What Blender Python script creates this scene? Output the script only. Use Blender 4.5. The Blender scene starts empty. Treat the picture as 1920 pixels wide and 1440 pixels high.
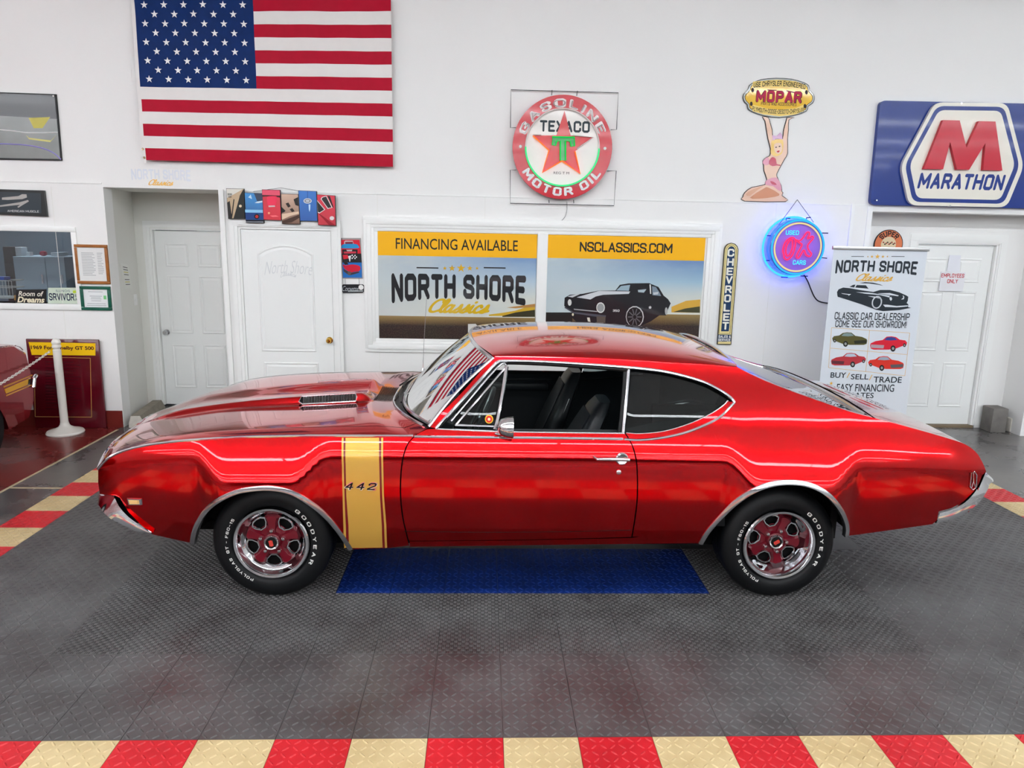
import bpy, bmesh, math, random
from mathutils import Vector, Matrix
from mathutils.geometry import delaunay_2d_cdt
random.seed(7)
SC = bpy.context.scene
COL = SC.collection

# ------------------------------------------------------------------ camera
# solved from the floor tile grid (0.3048 m tiles) of the photograph, image taken as 1920x1440
FPX, PITCH, YAW, ROLL, CAMH = 1373.57, 0.201717, 0.0409342, 0.0207905, 2.00355
TX0, TY0, TS = -1.72751, 2.624554, 0.3048
_fw = Vector((math.sin(YAW)*math.cos(PITCH), math.cos(YAW)*math.cos(PITCH), -math.sin(PITCH)))
_r = Vector((math.cos(YAW), -math.sin(YAW), 0)); _u = _r.cross(_fw)
CR = math.cos(ROLL)*_r + math.sin(ROLL)*_u
CU = -math.sin(ROLL)*_r + math.cos(ROLL)*_u
CPOS = Vector((0, 0, CAMH))
cd = bpy.data.cameras.new('camera'); cam = bpy.data.objects.new('camera', cd); COL.objects.link(cam)
cd.sensor_fit = 'HORIZONTAL'; cd.sensor_width = 36; cd.lens = FPX/1920*36
cd.clip_start = .05; cd.clip_end = 200
m3 = Matrix((CR, CU, -_fw)).transposed()
cam.matrix_world = Matrix.Translation(CPOS) @ m3.to_4x4()
SC.camera = cam

# ------------------------------------------------------------------ world / view
wd = bpy.data.worlds.new('world'); SC.world = wd; wd.use_nodes = True
bg = wd.node_tree.nodes['Background']; bg.inputs[0].default_value = (.9, .95, 1, 1); bg.inputs[1].default_value = .3
SC.view_settings.view_transform = 'Standard'; SC.view_settings.look = 'None'
SC.view_settings.gamma = 1; SC.view_settings.use_curve_mapping = False
SC.view_settings.exposure = 0.32
TUBE_POWER = 24.0          # emission strength of the fluorescent tubes (built further down with their fixtures)
SC.cycles.max_bounces = 10; SC.cycles.glossy_bounces = 6; SC.cycles.transmission_bounces = 10
SC.cycles.caustics_reflective = False; SC.cycles.caustics_refractive = False
SC.cycles.sample_clamp_indirect = 6

# ------------------------------------------------------------------ pixel -> world
def ray(x, y):
    return CR*((x-960)/FPX) + CU*(-(y-720)/FPX) + _fw
def onY(x, y, Y):
    d = ray(x, y); return CPOS + d*(Y/d.y)
def onZ(x, y, Z=0.0):
    d = ray(x, y); return CPOS + d*((Z-CAMH)/d.z)
def onX(x, y, X):
    d = ray(x, y); return CPOS + d*(X/d.x)

# ------------------------------------------------------------------ materials
MATS = {}
def lin(c):
    f = lambda v: v/12.92 if v <= .04045 else ((v+.055)/1.055)**2.4
    return tuple(f(v/255) for v in c)
def mat(name, rgb, rough=.5, metal=0, coat=0, coat_rough=.03, emit=None, estr=0, noise=0, nscale=8, bump=0, bscale=60, spec=.3, alpha=1, trans=0, ior=1.45, lin_in=False):
    if name in MATS: return MATS[name]
    m = bpy.data.materials.new(name); m.use_nodes = True
    nt = m.node_tree; b = nt.nodes['Principled BSDF']
    c = rgb if lin_in else lin(rgb)
    b.inputs['Base Color'].default_value = (*c, 1)
    b.inputs['Roughness'].default_value = rough; b.inputs['Metallic'].default_value = metal
    b.inputs['Coat Weight'].default_value = coat; b.inputs['Coat Roughness'].default_value = coat_rough
    b.inputs['Specular IOR Level'].default_value = spec; b.inputs['IOR'].default_value = ior
    b.inputs['Transmission Weight'].default_value = trans; b.inputs['Alpha'].default_value = alpha
    if emit is not None:
        b.inputs['Emission Color'].default_value = (*lin(emit), 1); b.inputs['Emission Strength'].default_value = estr
    if noise or bump:
        tc = nt.nodes.new('ShaderNodeTexCoord')
        if noise:
            n = nt.nodes.new('ShaderNodeTexNoise'); n.inputs['Scale'].default_value = nscale; n.inputs['Detail'].default_value = 6
            mx = nt.nodes.new('ShaderNodeMix'); mx.data_type = 'RGBA'
            mx.inputs[6].default_value = (*[v*(1-noise) for v in c], 1); mx.inputs[7].default_value = (*[min(1, v*(1+noise)) for v in c], 1)
            nt.links.new(tc.outputs['Object'], n.inputs['Vector']); nt.links.new(n.outputs['Fac'], mx.inputs[0]); nt.links.new(mx.outputs[2], b.inputs['Base Color'])
        if bump:
            n2 = nt.nodes.new('ShaderNodeTexNoise'); n2.inputs['Scale'].default_value = bscale; n2.inputs['Detail'].default_value = 3
            bp = nt.nodes.new('ShaderNodeBump'); bp.inputs['Strength'].default_value = bump; bp.inputs['Distance'].default_value = .01
            nt.links.new(tc.outputs['Object'], n2.inputs['Vector']); nt.links.new(n2.outputs['Fac'], bp.inputs['Height']); nt.links.new(bp.outputs['Normal'], b.inputs['Normal'])
    MATS[name] = m
    return m
def emis(name, rgb, s):
    if name in MATS: return MATS[name]
    m = bpy.data.materials.new(name); m.use_nodes = True; nt = m.node_tree
    nt.nodes.remove(nt.nodes['Principled BSDF'])
    e = nt.nodes.new('ShaderNodeEmission'); e.inputs[0].default_value = (*lin(rgb), 1); e.inputs[1].default_value = s
    nt.links.new(e.outputs[0], nt.nodes['Material Output'].inputs[0]); MATS[name] = m
    return m
def glassmat(name, tint, rough=0.0, ior=1.45, refl=1.0, dark=1.0):
    # thin pane: tinted straight-through transparency with a fresnel mirror reflection
    if name in MATS: return MATS[name]
    m = bpy.data.materials.new(name); m.use_nodes = True; nt = m.node_tree
    nt.nodes.remove(nt.nodes['Principled BSDF'])
    t = nt.nodes.new('ShaderNodeBsdfTransparent'); t.inputs[0].default_value = (*tint, 1)
    g = nt.nodes.new('ShaderNodeBsdfGlossy'); g.inputs['Roughness'].default_value = rough
    f = nt.nodes.new('ShaderNodeFresnel'); f.inputs[0].default_value = ior
    x = nt.nodes.new('ShaderNodeMixShader')
    nt.links.new(f.outputs[0], x.inputs[0]); nt.links.new(t.outputs[0], x.inputs[1]); nt.links.new(g.outputs[0], x.inputs[2])
    nt.links.new(x.outputs[0], nt.nodes['Material Output'].inputs[0]); MATS[name] = m
    return m

# ------------------------------------------------------------------ object helpers
def link(o, parent=None):
    COL.objects.link(o)
    if parent is not None:
        o.parent = parent
        o.matrix_parent_inverse = Matrix.Identity(4)
    return o
def tag(o, label=None, cat=None, group=None, kind=None):
    if label: o['label'] = label
    if cat: o['category'] = cat
    if group: o['group'] = group
    if kind: o['kind'] = kind
    return o
def empty(name, loc=(0, 0, 0), parent=None, rot=None):
    o = bpy.data.objects.new(name, None); o.empty_display_size = .05; o.location = loc
    if rot: o.rotation_euler = rot
    return link(o, parent)
def mesh(name, vs, fs, m, parent=None, smooth=False, normals=None, off=None):
    me = bpy.data.meshes.new(name)
    if off is not None: vs = [Vector(v)-Vector(off) for v in vs]
    me.from_pydata([tuple(v) for v in vs], [], fs)
    if m is not None: me.materials.append(m)
    if smooth or normals is not None: me.polygons.foreach_set('use_smooth', [True]*len(me.polygons))
    if normals is not None: me.normals_split_custom_set_from_vertices([tuple(n) for n in normals])
    me.update()
    o = bpy.data.objects.new(name, me)
    return link(o, parent)
def thing(name, loc, label, cat, group=None, rot=None):
    return tag(empty(name, loc, None, rot), label, cat, group)
class MB:
    """collects boxes, tubes, prisms and lathes; build() links them as one mesh object"""
    def __init__(s): s.v = []; s.f = []; s.sm = []
    def add(s, vs, fs, smooth=False):
        b = len(s.v); s.v += [Vector(v) for v in vs]; s.f += [tuple(b+i for i in f) for f in fs]; s.sm += [smooth]*len(fs); return s
    def box(s, a, b, bev=0):
        x0, y0, z0 = a; x1, y1, z1 = b
        if x0 > x1: x0, x1 = x1, x0
        if y0 > y1: y0, y1 = y1, y0
        if z0 > z1: z0, z1 = z1, z0
        if not bev:
            return s.add([(x0,y0,z0),(x1,y0,z0),(x1,y1,z0),(x0,y1,z0),(x0,y0,z1),(x1,y0,z1),(x1,y1,z1),(x0,y1,z1)],
                     [(0,3,2,1),(4,5,6,7),(0,1,5,4),(1,2,6,5),(2,3,7,6),(3,0,4,7)])
        bm = bmesh.new(); bmesh.ops.create_cube(bm, size=1)
        for v in bm.verts: v.co = Vector(((x0+x1)/2+v.co.x*(x1-x0), (y0+y1)/2+v.co.y*(y1-y0), (z0+z1)/2+v.co.z*(z1-z0)))
        bmesh.ops.bevel(bm, geom=bm.edges[:], offset=bev, segments=2, affect='EDGES', profile=.5)
        s.bm(bm, True); return s
    def bm(s, bm, smooth=False):
        bm.verts.index_update(); s.add([v.co.copy() for v in bm.verts], [tuple(v.index for v in f.verts) for f in bm.faces], smooth); bm.free(); return s
    def tube(s, pts, r, n=8, closed=False, caps=True):
        pts = [Vector(p) for p in pts]; N = len(pts); rs = r if isinstance(r, (list, tuple)) else [r]*N
        vs = []; prev = None
        for i, p in enumerate(pts):
            if closed: t = pts[(i+1) % N]-pts[i-1]
            else: t = pts[min(i+1, N-1)]-pts[max(i-1, 0)]
            if t.length < 1e-9: t = Vector((0, 0, 1))
            t.normalize()
            if prev is None:
                a = Vector((0, 0, 1)) if abs(t.z) < .9 else Vector((1, 0, 0))
                prev = (a - t*a.dot(t)).normalized()
            else:
                prev = prev - t*prev.dot(t)
                prev = prev.normalized() if prev.length > 1e-6 else t.orthogonal().normalized()
            b = t.cross(prev)
            for k in range(n):
                an = 2*math.pi*k/n; vs.append(p + (prev*math.cos(an)+b*math.sin(an))*rs[i])
        fs = []
        for i in range(N if closed else N-1):
            j = (i+1) % N
            for k in range(n):
                l = (k+1) % n; fs.append((i*n+k, i*n+l, j*n+l, j*n+k))
        if caps and not closed:
            fs.append(tuple(range(n))[::-1]); fs.append(tuple((N-1)*n+k for k in range(n)))
        return s.add(vs, fs, True)
    def lathe(s, prof, axis='z', c=(0, 0, 0), n=48, arc=None):
        # prof: (radius, height) list ; axis: direction of height
        c = Vector(c); vs = []
        full = arc is None; a0, a1 = arc if arc else (0, 2*math.pi)
        M = n if full else n+1
        for i in range(M):
            an = a0+(a1-a0)*i/n; ca, sa = math.cos(an), math.sin(an)
            for r, h in prof:
                if axis == 'z': q = Vector((r*ca, r*sa, h))
                elif axis == 'y': q = Vector((r*ca, h, r*sa))
                else: q = Vector((h, r*ca, r*sa))
                vs.append(c+q)
        P = len(prof); fs = []
        for i in range(n):
            j = (i+1) % M
            for k in range(P-1): fs.append((i*P+k, j*P+k, j*P+k+1, i*P+k+1))
        return s.add(vs, fs, True)
    def prism(s, poly, d0, d1, frame):
        # poly: 2D outline, frame(u, v, d) -> 3D
        n = len(poly)
        area = sum(poly[i][0]*poly[(i+1) % n][1]-poly[(i+1) % n][0]*poly[i][1] for i in range(n))
        if area < 0: poly = poly[::-1]
        vs = [frame(u, v, d0) for u, v in poly]+[frame(u, v, d1) for u, v in poly]
        fs = [tuple(range(n)), tuple(range(2*n-1, n-1, -1))]
        for i in range(n):
            j = (i+1) % n; fs.append((i, i+n, j+n, j))
        return s.add(vs, fs)
    def build(s, name, m, parent=None, off=None, recalc=True):
        me = bpy.data.meshes.new(name)
        o3 = Vector(off) if off is not None else Vector((0, 0, 0))
        me.from_pydata([tuple(v-o3) for v in s.v], [], s.f)
        me.polygons.foreach_set('use_smooth', s.sm)
        if m is not None: me.materials.append(m)
        if recalc:
            bm = bmesh.new(); bm.from_mesh(me); bmesh.ops.recalc_face_normals(bm, faces=bm.faces[:]); bm.to_mesh(me); bm.free()
        if any(s.sm) :
            try: me.set_sharp_from_angle(angle=math.radians(40))
            except Exception: pass
        me.update()
        o = bpy.data.objects.new(name, me)
        return link(o, parent)
_CH = dict(
A=[[(0,0),(.3,1),(.6,0)],[(.11,.32),(.49,.32)]], B=[[(0,0),(0,1),(.42,1),(.55,.9),(.55,.63),(.45,.53),(0,.53)],[(.45,.53),(.58,.42),(.58,.1),(.45,0),(0,0)]],
C=[[(.58,.72),(.58,.88),(.46,1),(.12,1),(0,.88),(0,.12),(.12,0),(.46,0),(.58,.12),(.58,.28)]], D=[[(0,0),(0,1),(.42,1),(.58,.86),(.58,.14),(.42,0),(0,0)]],
E=[[(.5,1),(0,1),(0,0),(.5,0)],[(0,.52),(.42,.52)]], F=[[(.5,1),(0,1),(0,0)],[(0,.52),(.42,.52)]],
G=[[(.58,.75),(.58,.88),(.46,1),(.12,1),(0,.88),(0,.12),(.12,0),(.46,0),(.58,.12),(.58,.46),(.34,.46)]], H=[[(0,0),(0,1)],[(.58,0),(.58,1)],[(0,.52),(.58,.52)]],
I=[[(0,0),(0,1)]], J=[[(.5,1),(.5,.12),(.38,0),(.12,0),(0,.12),(0,.28)]], K=[[(0,0),(0,1)],[(.56,1),(0,.42)],[(.16,.56),(.58,0)]], L=[[(0,1),(0,0),(.48,0)]],
M=[[(0,0),(0,1),(.38,.28),(.76,1),(.76,0)]], N=[[(0,0),(0,1),(.58,0),(.58,1)]], O=[[(.12,0),(0,.12),(0,.88),(.12,1),(.46,1),(.58,.88),(.58,.12),(.46,0),(.12,0)]],
P=[[(0,0),(0,1),(.44,1),(.58,.88),(.58,.56),(.44,.45),(0,.45)]], Q=[[(.12,0),(0,.12),(0,.88),(.12,1),(.46,1),(.58,.88),(.58,.12),(.46,0),(.12,0)],[(.36,.2),(.62,-.06)]],
R=[[(0,0),(0,1),(.44,1),(.56,.88),(.56,.58),(.44,.48),(0,.48)],[(.34,.48),(.58,0)]], S=[[(.56,.76),(.56,.88),(.44,1),(.12,1),(0,.88),(0,.65),(.1,.55),(.46,.45),(.56,.35),(.56,.12),(.44,0),(.12,0),(0,.12),(0,.24)]],
T=[[(0,1),(.56,1)],[(.28,1),(.28,0)]], U=[[(0,1),(0,.12),(.12,0),(.46,0),(.58,.12),(.58,1)]], V=[[(0,1),(.3,0),(.6,1)]], W=[[(0,1),(.2,0),(.4,.75),(.6,0),(.8,1)]], X=[[(0,0),(.56,1)],[(0,1),(.56,0)]],
Y=[[(0,1),(.28,.5),(.56,1)],[(.28,.5),(.28,0)]], Z=[[(0,1),(.54,1),(0,0),(.54,0)]])
_CH.update({'0': _CH['O'], '1': [[(0,.8),(.2,1),(.2,0)]], '2': [[(0,.76),(0,.88),(.12,1),(.44,1),(.56,.88),(.56,.62),(0,.1),(0,0),(.56,0)]], '3': [[(0,.88),(.12,1),(.44,1),(.56,.88),(.56,.62),(.44,.52),(.2,.52)],[(.44,.52),(.56,.42),(.56,.12),(.44,0),(.12,0),(0,.12)]],
'4': [[(.42,0),(.42,1),(0,.32),(.58,.32)]], '5': [[(.52,1),(.02,1),(0,.56),(.42,.56),(.56,.44),(.56,.12),(.44,0),(.12,0),(0,.12)]], '6': [[(.54,.86),(.44,1),(.12,1),(0,.88),(0,.12),(.12,0),(.44,0),(.56,.12),(.56,.44),(.44,.55),(0,.55)]], '9': [[(.02,.14),(.12,0),(.44,0),(.56,.12),(.56,.88),(.44,1),(.12,1),(0,.88),(0,.56),(.12,.45),(.56,.45)]],
'.': [[(0,0),(.01,0)]], '-': [[(0,.48),(.34,.48)]], '/': [[(0,0),(.36,1)]], '!': [[(0,1),(0,.3)],[(0,0),(0,.01)]], '&': [[(.6,0),(.12,.75),(.14,.94),(.26,1),(.4,.92),(.38,.74),(.06,.36),(.02,.14),(.14,0),(.34,.02),(.58,.36)]]})
_SC = dict(C=[[(.55,.8),(.5,.97),(.3,1),(.1,.8),(0,.45),(.05,.1),(.25,0),(.5,.12)]], l=[[(0,.1),(.25,.6),(.3,.95),(.2,1),(.12,.8),(.1,.2),(.2,0),(.36,.12)]], a=[[(.36,.5),(.2,.58),(.05,.42),(0,.15),(.1,0),(.26,.12),(.39,.55),(.34,.1),(.43,0),(.56,.12)]],
s=[[(-.02,.08),(.2,.35),(.28,.6),(.32,.2),(.2,0),(.03,.03)],[(.25,.05),(.44,.12)]], i=[[(.0,.2),(.12,.55),(.1,.1),(.2,0),(.34,.12)],[(.2,.82),(.21,.83)]], c=[[(.36,.42),(.26,.58),(.1,.45),(.03,.2),(.1,.02),(.25,0),(.42,.12)]])
def stroke_mesh(body, t, spacing=1.0, shear=0, script=False):
    """block (or script) lettering drawn with strokes of width t on a unit cap height"""
    vs, fs = [], []; x0 = 0.0; tab = _SC if script else _CH; V2, F2 = [], []
    for ci, ch in enumerate(body):
        if ch == ' ': x0 += .42*spacing; continue
        g = tab[ch]; mx = max(p[0] for s in g for p in s); V2, F2 = [], []
        for s in g:
            if script: s = [(v.x, v.y) for v in crom([Vector(p) for p in s], 4)]
            P = [Vector((x0+x*(.9 if script else 1), t/2+y*(1-t))) for x, y in s]
            for p in P:
                b = len(V2); n = 8
                V2 += [Vector((p.x+t/2*math.cos((k+.5)*math.pi/4)*1.04, p.y+t/2*math.sin((k+.5)*math.pi/4)*1.04)) for k in range(n)]; F2.append(list(range(b, b+n)))
            for p, q in zip(P, P[1:]):
                d = q-p
                if d.length < 1e-6: continue
                d.normalize(); nn = Vector((-d.y, d.x))*t/2; b = len(V2)
                V2 += [p-nn, q-nn, q+nn, p+nn]; F2.append([b, b+1, b+2, b+3])
        x0 += (mx*.9-.03) if script else mx+t+.11*spacing+(spacing-1)*.45
        r = delaunay_2d_cdt(V2, [], F2, 1, 1e-5); b = len(vs)      # union of all strokes
        vs += [Vector((v.x, v.y, ci*.0002 if script else 0)) for v in r[0]]      # joined script letters lie a hair apart
        for f, src in zip(r[2], r[5]):
            if not src: continue                                   # counters of O, D, A ... stay open
            p, q, w = (r[0][k] for k in f[:3]); ccw = (q-p).cross(w-p) > 0
            fs.append(tuple(b+k for k in (f if ccw else f[::-1])))
    return [Vector((v.x+shear*v.y, v.y, v.z)) for v in vs], fs
def text_mesh(body, size=1.0, bold=0, shear=0, extrude=0, align='CENTER', spacing=1.0, res=3, lspace=1.0, stroke=None, plain=False):
    if stroke is None and not plain and bold >= .003 and all(c in _CH or c == ' ' for c in body): stroke = .12+bold*2.4
    if body == 'Classics': return stroke_mesh(body, .10+max(0, bold)*2, 1, .42, True)
    if stroke: return stroke_mesh(body, stroke, spacing, shear)
    cu = bpy.data.curves.new('t', 'FONT'); cu.body = body; cu.size = size; cu.offset = bold; cu.shear = shear
    cu.extrude = extrude; cu.align_x = align; cu.align_y = 'CENTER'; cu.space_character = spacing; cu.space_line = lspace; cu.resolution_u = res
    o = bpy.data.objects.new('t', cu); COL.objects.link(o)
    bpy.context.view_layer.update()
    me = bpy.data.meshes.new_from_object(o.evaluated_get(bpy.context.evaluated_depsgraph_get()))
    vs = [v.co.copy() for v in me.vertices]; fs = [tuple(p.vertices) for p in me.polygons]
    bpy.data.objects.remove(o); bpy.data.curves.remove(cu); bpy.data.meshes.remove(me)
    return vs, fs
def fit(vs, w=None, h=None, cx=0, cy=0):
    """scale flat text vertices into a w x h box centred on cx, cy (z is kept)"""
    xs = [v.x for v in vs]; ys = [v.y for v in vs]
    bw = max(xs)-min(xs) or 1; bh = max(ys)-min(ys) or 1; mx = (max(xs)+min(xs))/2; my = (max(ys)+min(ys))/2
    sx = w/bw if w else None; sy = h/bh if h else None
    if sx is None: sx = sy
    if sy is None: sy = sx
    return [Vector(((v.x-mx)*sx+cx, (v.y-my)*sy+cy, v.z)) for v in vs]
def lerp(a, b, t): return a+(b-a)*t
def sstep(a, b, x):
    t = max(0, min(1, (x-a)/(b-a))); return t*t*(3-2*t)
def curve1(xs, ys):
    """smooth monotone-ish cubic Hermite through (xs, ys)"""
    n = len(xs); d = [(ys[i+1]-ys[i])/(xs[i+1]-xs[i]) for i in range(n-1)]
    m = [d[0]]+[0 if d[i-1]*d[i] <= 0 else 2*d[i-1]*d[i]/(d[i-1]+d[i]) for i in range(1, n-1)]+[d[-1]]
    def f(x):
        if x <= xs[0]: return ys[0]+m[0]*(x-xs[0])
        if x >= xs[-1]: return ys[-1]+m[-1]*(x-xs[-1])
        i = 0
        while x > xs[i+1]: i += 1
        h = xs[i+1]-xs[i]; t = (x-xs[i])/h
        return (2*t**3-3*t*t+1)*ys[i]+(t**3-2*t*t+t)*h*m[i]+(-2*t**3+3*t*t)*ys[i+1]+(t**3-t*t)*h*m[i+1]
    return f
def crom(pts, k=6, closed=False):
    """Catmull-Rom resampling, k points per segment"""
    P = [Vector(p) for p in pts]; n = len(P); out = []
    for i in range(n if closed else n-1):
        if closed: a, b, c, d = P[i-1], P[i], P[(i+1) % n], P[(i+2) % n]
        else: a, b, c, d = P[max(i-1, 0)], P[i], P[i+1], P[min(i+2, n-1)]
        for j in range(k):
            t = j/k
            out.append(.5*((2*b)+(c-a)*t+(2*a-5*b+4*c-d)*t*t+(3*b-a-3*c+d)*t**3))
    if not closed: out.append(P[-1])
    return out
def patch(name, f, nu, nv, m, parent=None, flip=False, off=None):
    """smooth parametric surface f(u, v), u, v in 0..1, with exact normals"""
    vs = []; ns = []; e = 1e-3
    for i in range(nu+1):
        for j in range(nv+1):
            u, v = i/nu, j/nv; vs.append(f(u, v))
            du = f(min(u+e, 1), v)-f(max(u-e, 0), v); dv = f(u, min(v+e, 1))-f(u, max(v-e, 0))
            n = du.cross(dv)
            if n.length < 1e-12: n = Vector((0, 0, 1))
            n.normalize(); ns.append(-n if flip else n)
    fs = []
    for i in range(nu):
        for j in range(nv):
            a = i*(nv+1)+j; q = (a, a+nv+1, a+nv+2, a+1); fs.append(q[::-1] if flip else q)
    return mesh(name, vs, fs, m, parent, True, ns, off)
# ------------------------------------------------------------------ room shell
YW = 7.4                      # plane of the back wall
CEIL = 5.2
FZ = -0.012                   # bare concrete; the tile mat lies on it, tile tops at z = 0
def struct(o): o['kind'] = 'structure'; return o

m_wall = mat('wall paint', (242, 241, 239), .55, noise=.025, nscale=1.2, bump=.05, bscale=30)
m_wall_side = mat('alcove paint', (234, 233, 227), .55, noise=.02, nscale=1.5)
m_trimw = mat('white trim paint', (244, 244, 242), .35, noise=.015, nscale=3)
m_door = mat('white door paint', (242, 243, 241), .4)
m_ceil = mat('ceiling paint', (244, 244, 243), .8)

def floor_material():
    m = bpy.data.materials.new('polished concrete'); m.use_nodes = True; nt = m.node_tree; b = nt.nodes['Principled BSDF']; L = nt.links.new
    g = nt.nodes.new('ShaderNodeNewGeometry')
    n = nt.nodes.new('ShaderNodeTexNoise'); n.inputs['Scale'].default_value = 1.6; n.inputs['Detail'].default_value = 8; n.inputs['Roughness'].default_value = .6
    L(g.outputs['Position'], n.inputs['Vector'])
    r = nt.nodes.new('ShaderNodeValToRGB'); r.color_ramp.elements[0].position = .3; r.color_ramp.elements[1].position = .75
    r.color_ramp.elements[0].color = (*lin((62, 60, 62)), 1); r.color_ramp.elements[1].color = (*lin((122, 118, 114)), 1)
    L(n.outputs['Fac'], r.inputs[0])
    # red painted bay on the left (x < -3.67)
    r2 = nt.nodes.new('ShaderNodeValToRGB'); r2.color_ramp.elements[0].color = (*lin((84, 22, 22)), 1); r2.color_ramp.elements[1].color = (*lin((130, 42, 38)), 1)
    L(n.outputs['Fac'], r2.inputs[0])
    s = nt.nodes.new('ShaderNodeSeparateXYZ'); L(g.outputs['Position'], s.inputs[0])
    n3 = nt.nodes.new('ShaderNodeTexNoise'); n3.inputs['Scale'].default_value = 3; L(g.outputs['Position'], n3.inputs['Vector'])
    ad = nt.nodes.new('ShaderNodeMath'); ad.operation = 'MULTIPLY_ADD'; ad.inputs[1].default_value = .05; L(n3.outputs['Fac'], ad.inputs[0]); L(s.outputs['X'], ad.inputs[2])
    lt = nt.nodes.new('ShaderNodeMath'); lt.operation = 'LESS_THAN'; lt.inputs[1].default_value = -3.665; L(ad.outputs[0], lt.inputs[0])
    mx = nt.nodes.new('ShaderNodeMix'); mx.data_type = 'RGBA'; L(lt.outputs[0], mx.inputs[0]); L(r.outputs[0], mx.inputs[6]); L(r2.outputs[0], mx.inputs[7])
    L(mx.outputs[2], b.inputs['Base Color'])
    rr = nt.nodes.new('ShaderNodeMapRange'); rr.inputs[3].default_value = .14; rr.inputs[4].default_value = .42; L(n.outputs['Fac'], rr.inputs[0]); L(rr.outputs[0], b.inputs['Roughness'])
    return m
fl = struct(MB().box((-13, -24, FZ-.1), (13, 9.2, FZ)).build('floor', floor_material()))
# worn cream sealant lines in the concrete on the left
m_seal = mat('joint sealant', (188, 170, 140), .7, noise=.2, nscale=20)
for a, b in (((-3.69, 5.3), (-3.665, 7.3)), ((-3.66, 5.555), (-3.24, 5.58))):
    MB().box((a[0], a[1], FZ), (b[0], b[1], FZ+.0015)).build('floor_joint', m_seal, fl)

def wall_piece(mb, x0, x1, z0, z1, y0=YW, y1=YW+.16): mb.box((x0, y0, z0), (x1, y1, z1))
wb = MB()
AX0, AX1, AT = -3.66, -2.555, 2.365       # left alcove
BX0, BX1, BT = 3.85, 5.78, 2.30           # right alcove
WX0, WX1, WZ0, WZ1 = -6.4, -4.0, 1.24, 1.935   # office window
wall_piece(wb, -13, 13, AT, CEIL)
wall_piece(wb, -13, WX0, FZ, AT); wall_piece(wb, WX0, WX1, FZ, WZ0); wall_piece(wb, WX0, WX1, WZ1, AT); wall_piece(wb, WX1, AX0, FZ, AT)
wall_piece(wb, AX1, BX0, FZ, AT); wall_piece(wb, BX0, BX1, BT, AT); wall_piece(wb, BX1, 13, FZ, AT)
wall_back = struct(wb.build('wall_back', m_wall))
AY, BY = 8.3, 7.74
al = MB()
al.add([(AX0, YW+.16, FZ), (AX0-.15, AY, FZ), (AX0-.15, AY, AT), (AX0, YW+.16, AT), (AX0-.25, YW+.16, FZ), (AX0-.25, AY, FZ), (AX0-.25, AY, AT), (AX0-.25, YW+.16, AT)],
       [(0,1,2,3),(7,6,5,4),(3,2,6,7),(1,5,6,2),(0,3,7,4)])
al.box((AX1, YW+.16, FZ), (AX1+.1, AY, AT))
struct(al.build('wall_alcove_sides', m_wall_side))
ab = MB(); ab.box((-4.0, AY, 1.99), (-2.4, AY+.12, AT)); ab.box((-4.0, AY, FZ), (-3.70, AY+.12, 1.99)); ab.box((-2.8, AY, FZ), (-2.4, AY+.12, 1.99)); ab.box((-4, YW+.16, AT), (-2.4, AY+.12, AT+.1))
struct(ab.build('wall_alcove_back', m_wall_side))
ar = MB(); ar.box((BX0-.1, BY, 2.0), (BX1+.1, BY+.12, BT)); ar.box((BX0-.1, BY, FZ), (4.60, BY+.12, 2.0)); ar.box((5.50, BY, FZ), (BX1+.1, BY+.12, 2.0))
ar.box((BX0-.1, YW+.16, FZ), (BX0, BY, BT)); ar.box((BX1, YW+.16, FZ), (BX1+.1, BY, BT)); ar.box((BX0-.1, YW+.16, BT), (BX1+.1, BY+.12, BT+.08))
struct(ar.build('wall_right_alcove', m_wall))
struct(MB().box((-13, -24, CEIL), (13, 9.2, CEIL+.1)).build('ceiling', m_ceil))
m_sidew = mat('showroom side wall', (214, 213, 210), .6, noise=.04, nscale=1)
struct(MB().box((-13.15, -24, FZ), (-13, 9.2, CEIL)).build('wall_left', m_sidew))
struct(MB().box((13, -24, FZ), (13.15, 9.2, CEIL)).build('wall_right', m_sidew))
struct(MB().box((-13, -24.15, FZ), (13, -24, CEIL)).build('wall_front', mat('showroom front wall', (56, 56, 58), .6, noise=.2, nscale=.6)))
# trim: thin panel joints of the wall
tr = MB(); tr.box((AX1+.02, YW-.006, 2.355), (BX0-.03, YW, 2.368)); tr.box((-13, YW-.006, 2.395), (AX0-.01, YW, 2.408)); struct(tr.build('trim_1', m_trimw))
tr = MB(); tr.box((AX1-.012, YW-.02, FZ), (AX1+.035, YW, 2.37)); struct(tr.build('trim_2', m_trimw))
tr = MB(); tr.box((3.66, YW-.012, FZ), (3.69, YW, 2.37)); tr.box((BX0-.02, YW-.008, FZ), (BX0+.03, YW+.0, 2.37)); struct(tr.build('trim_3', m_trimw))
m_base = mat('red painted baseboard', (112, 34, 28), .5, noise=.15, nscale=6)
struct(MB().box((-13, YW-.012, FZ), (AX0-.005, YW, .16)).build('baseboard_left', m_base))
for x in (-4.15, .0, -1.05, 2.9):
    struct(MB().box((x, YW-.0015, FZ+.2), (x+.004, YW, 2.36)).build('trim_4', m_wall_side))

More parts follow.
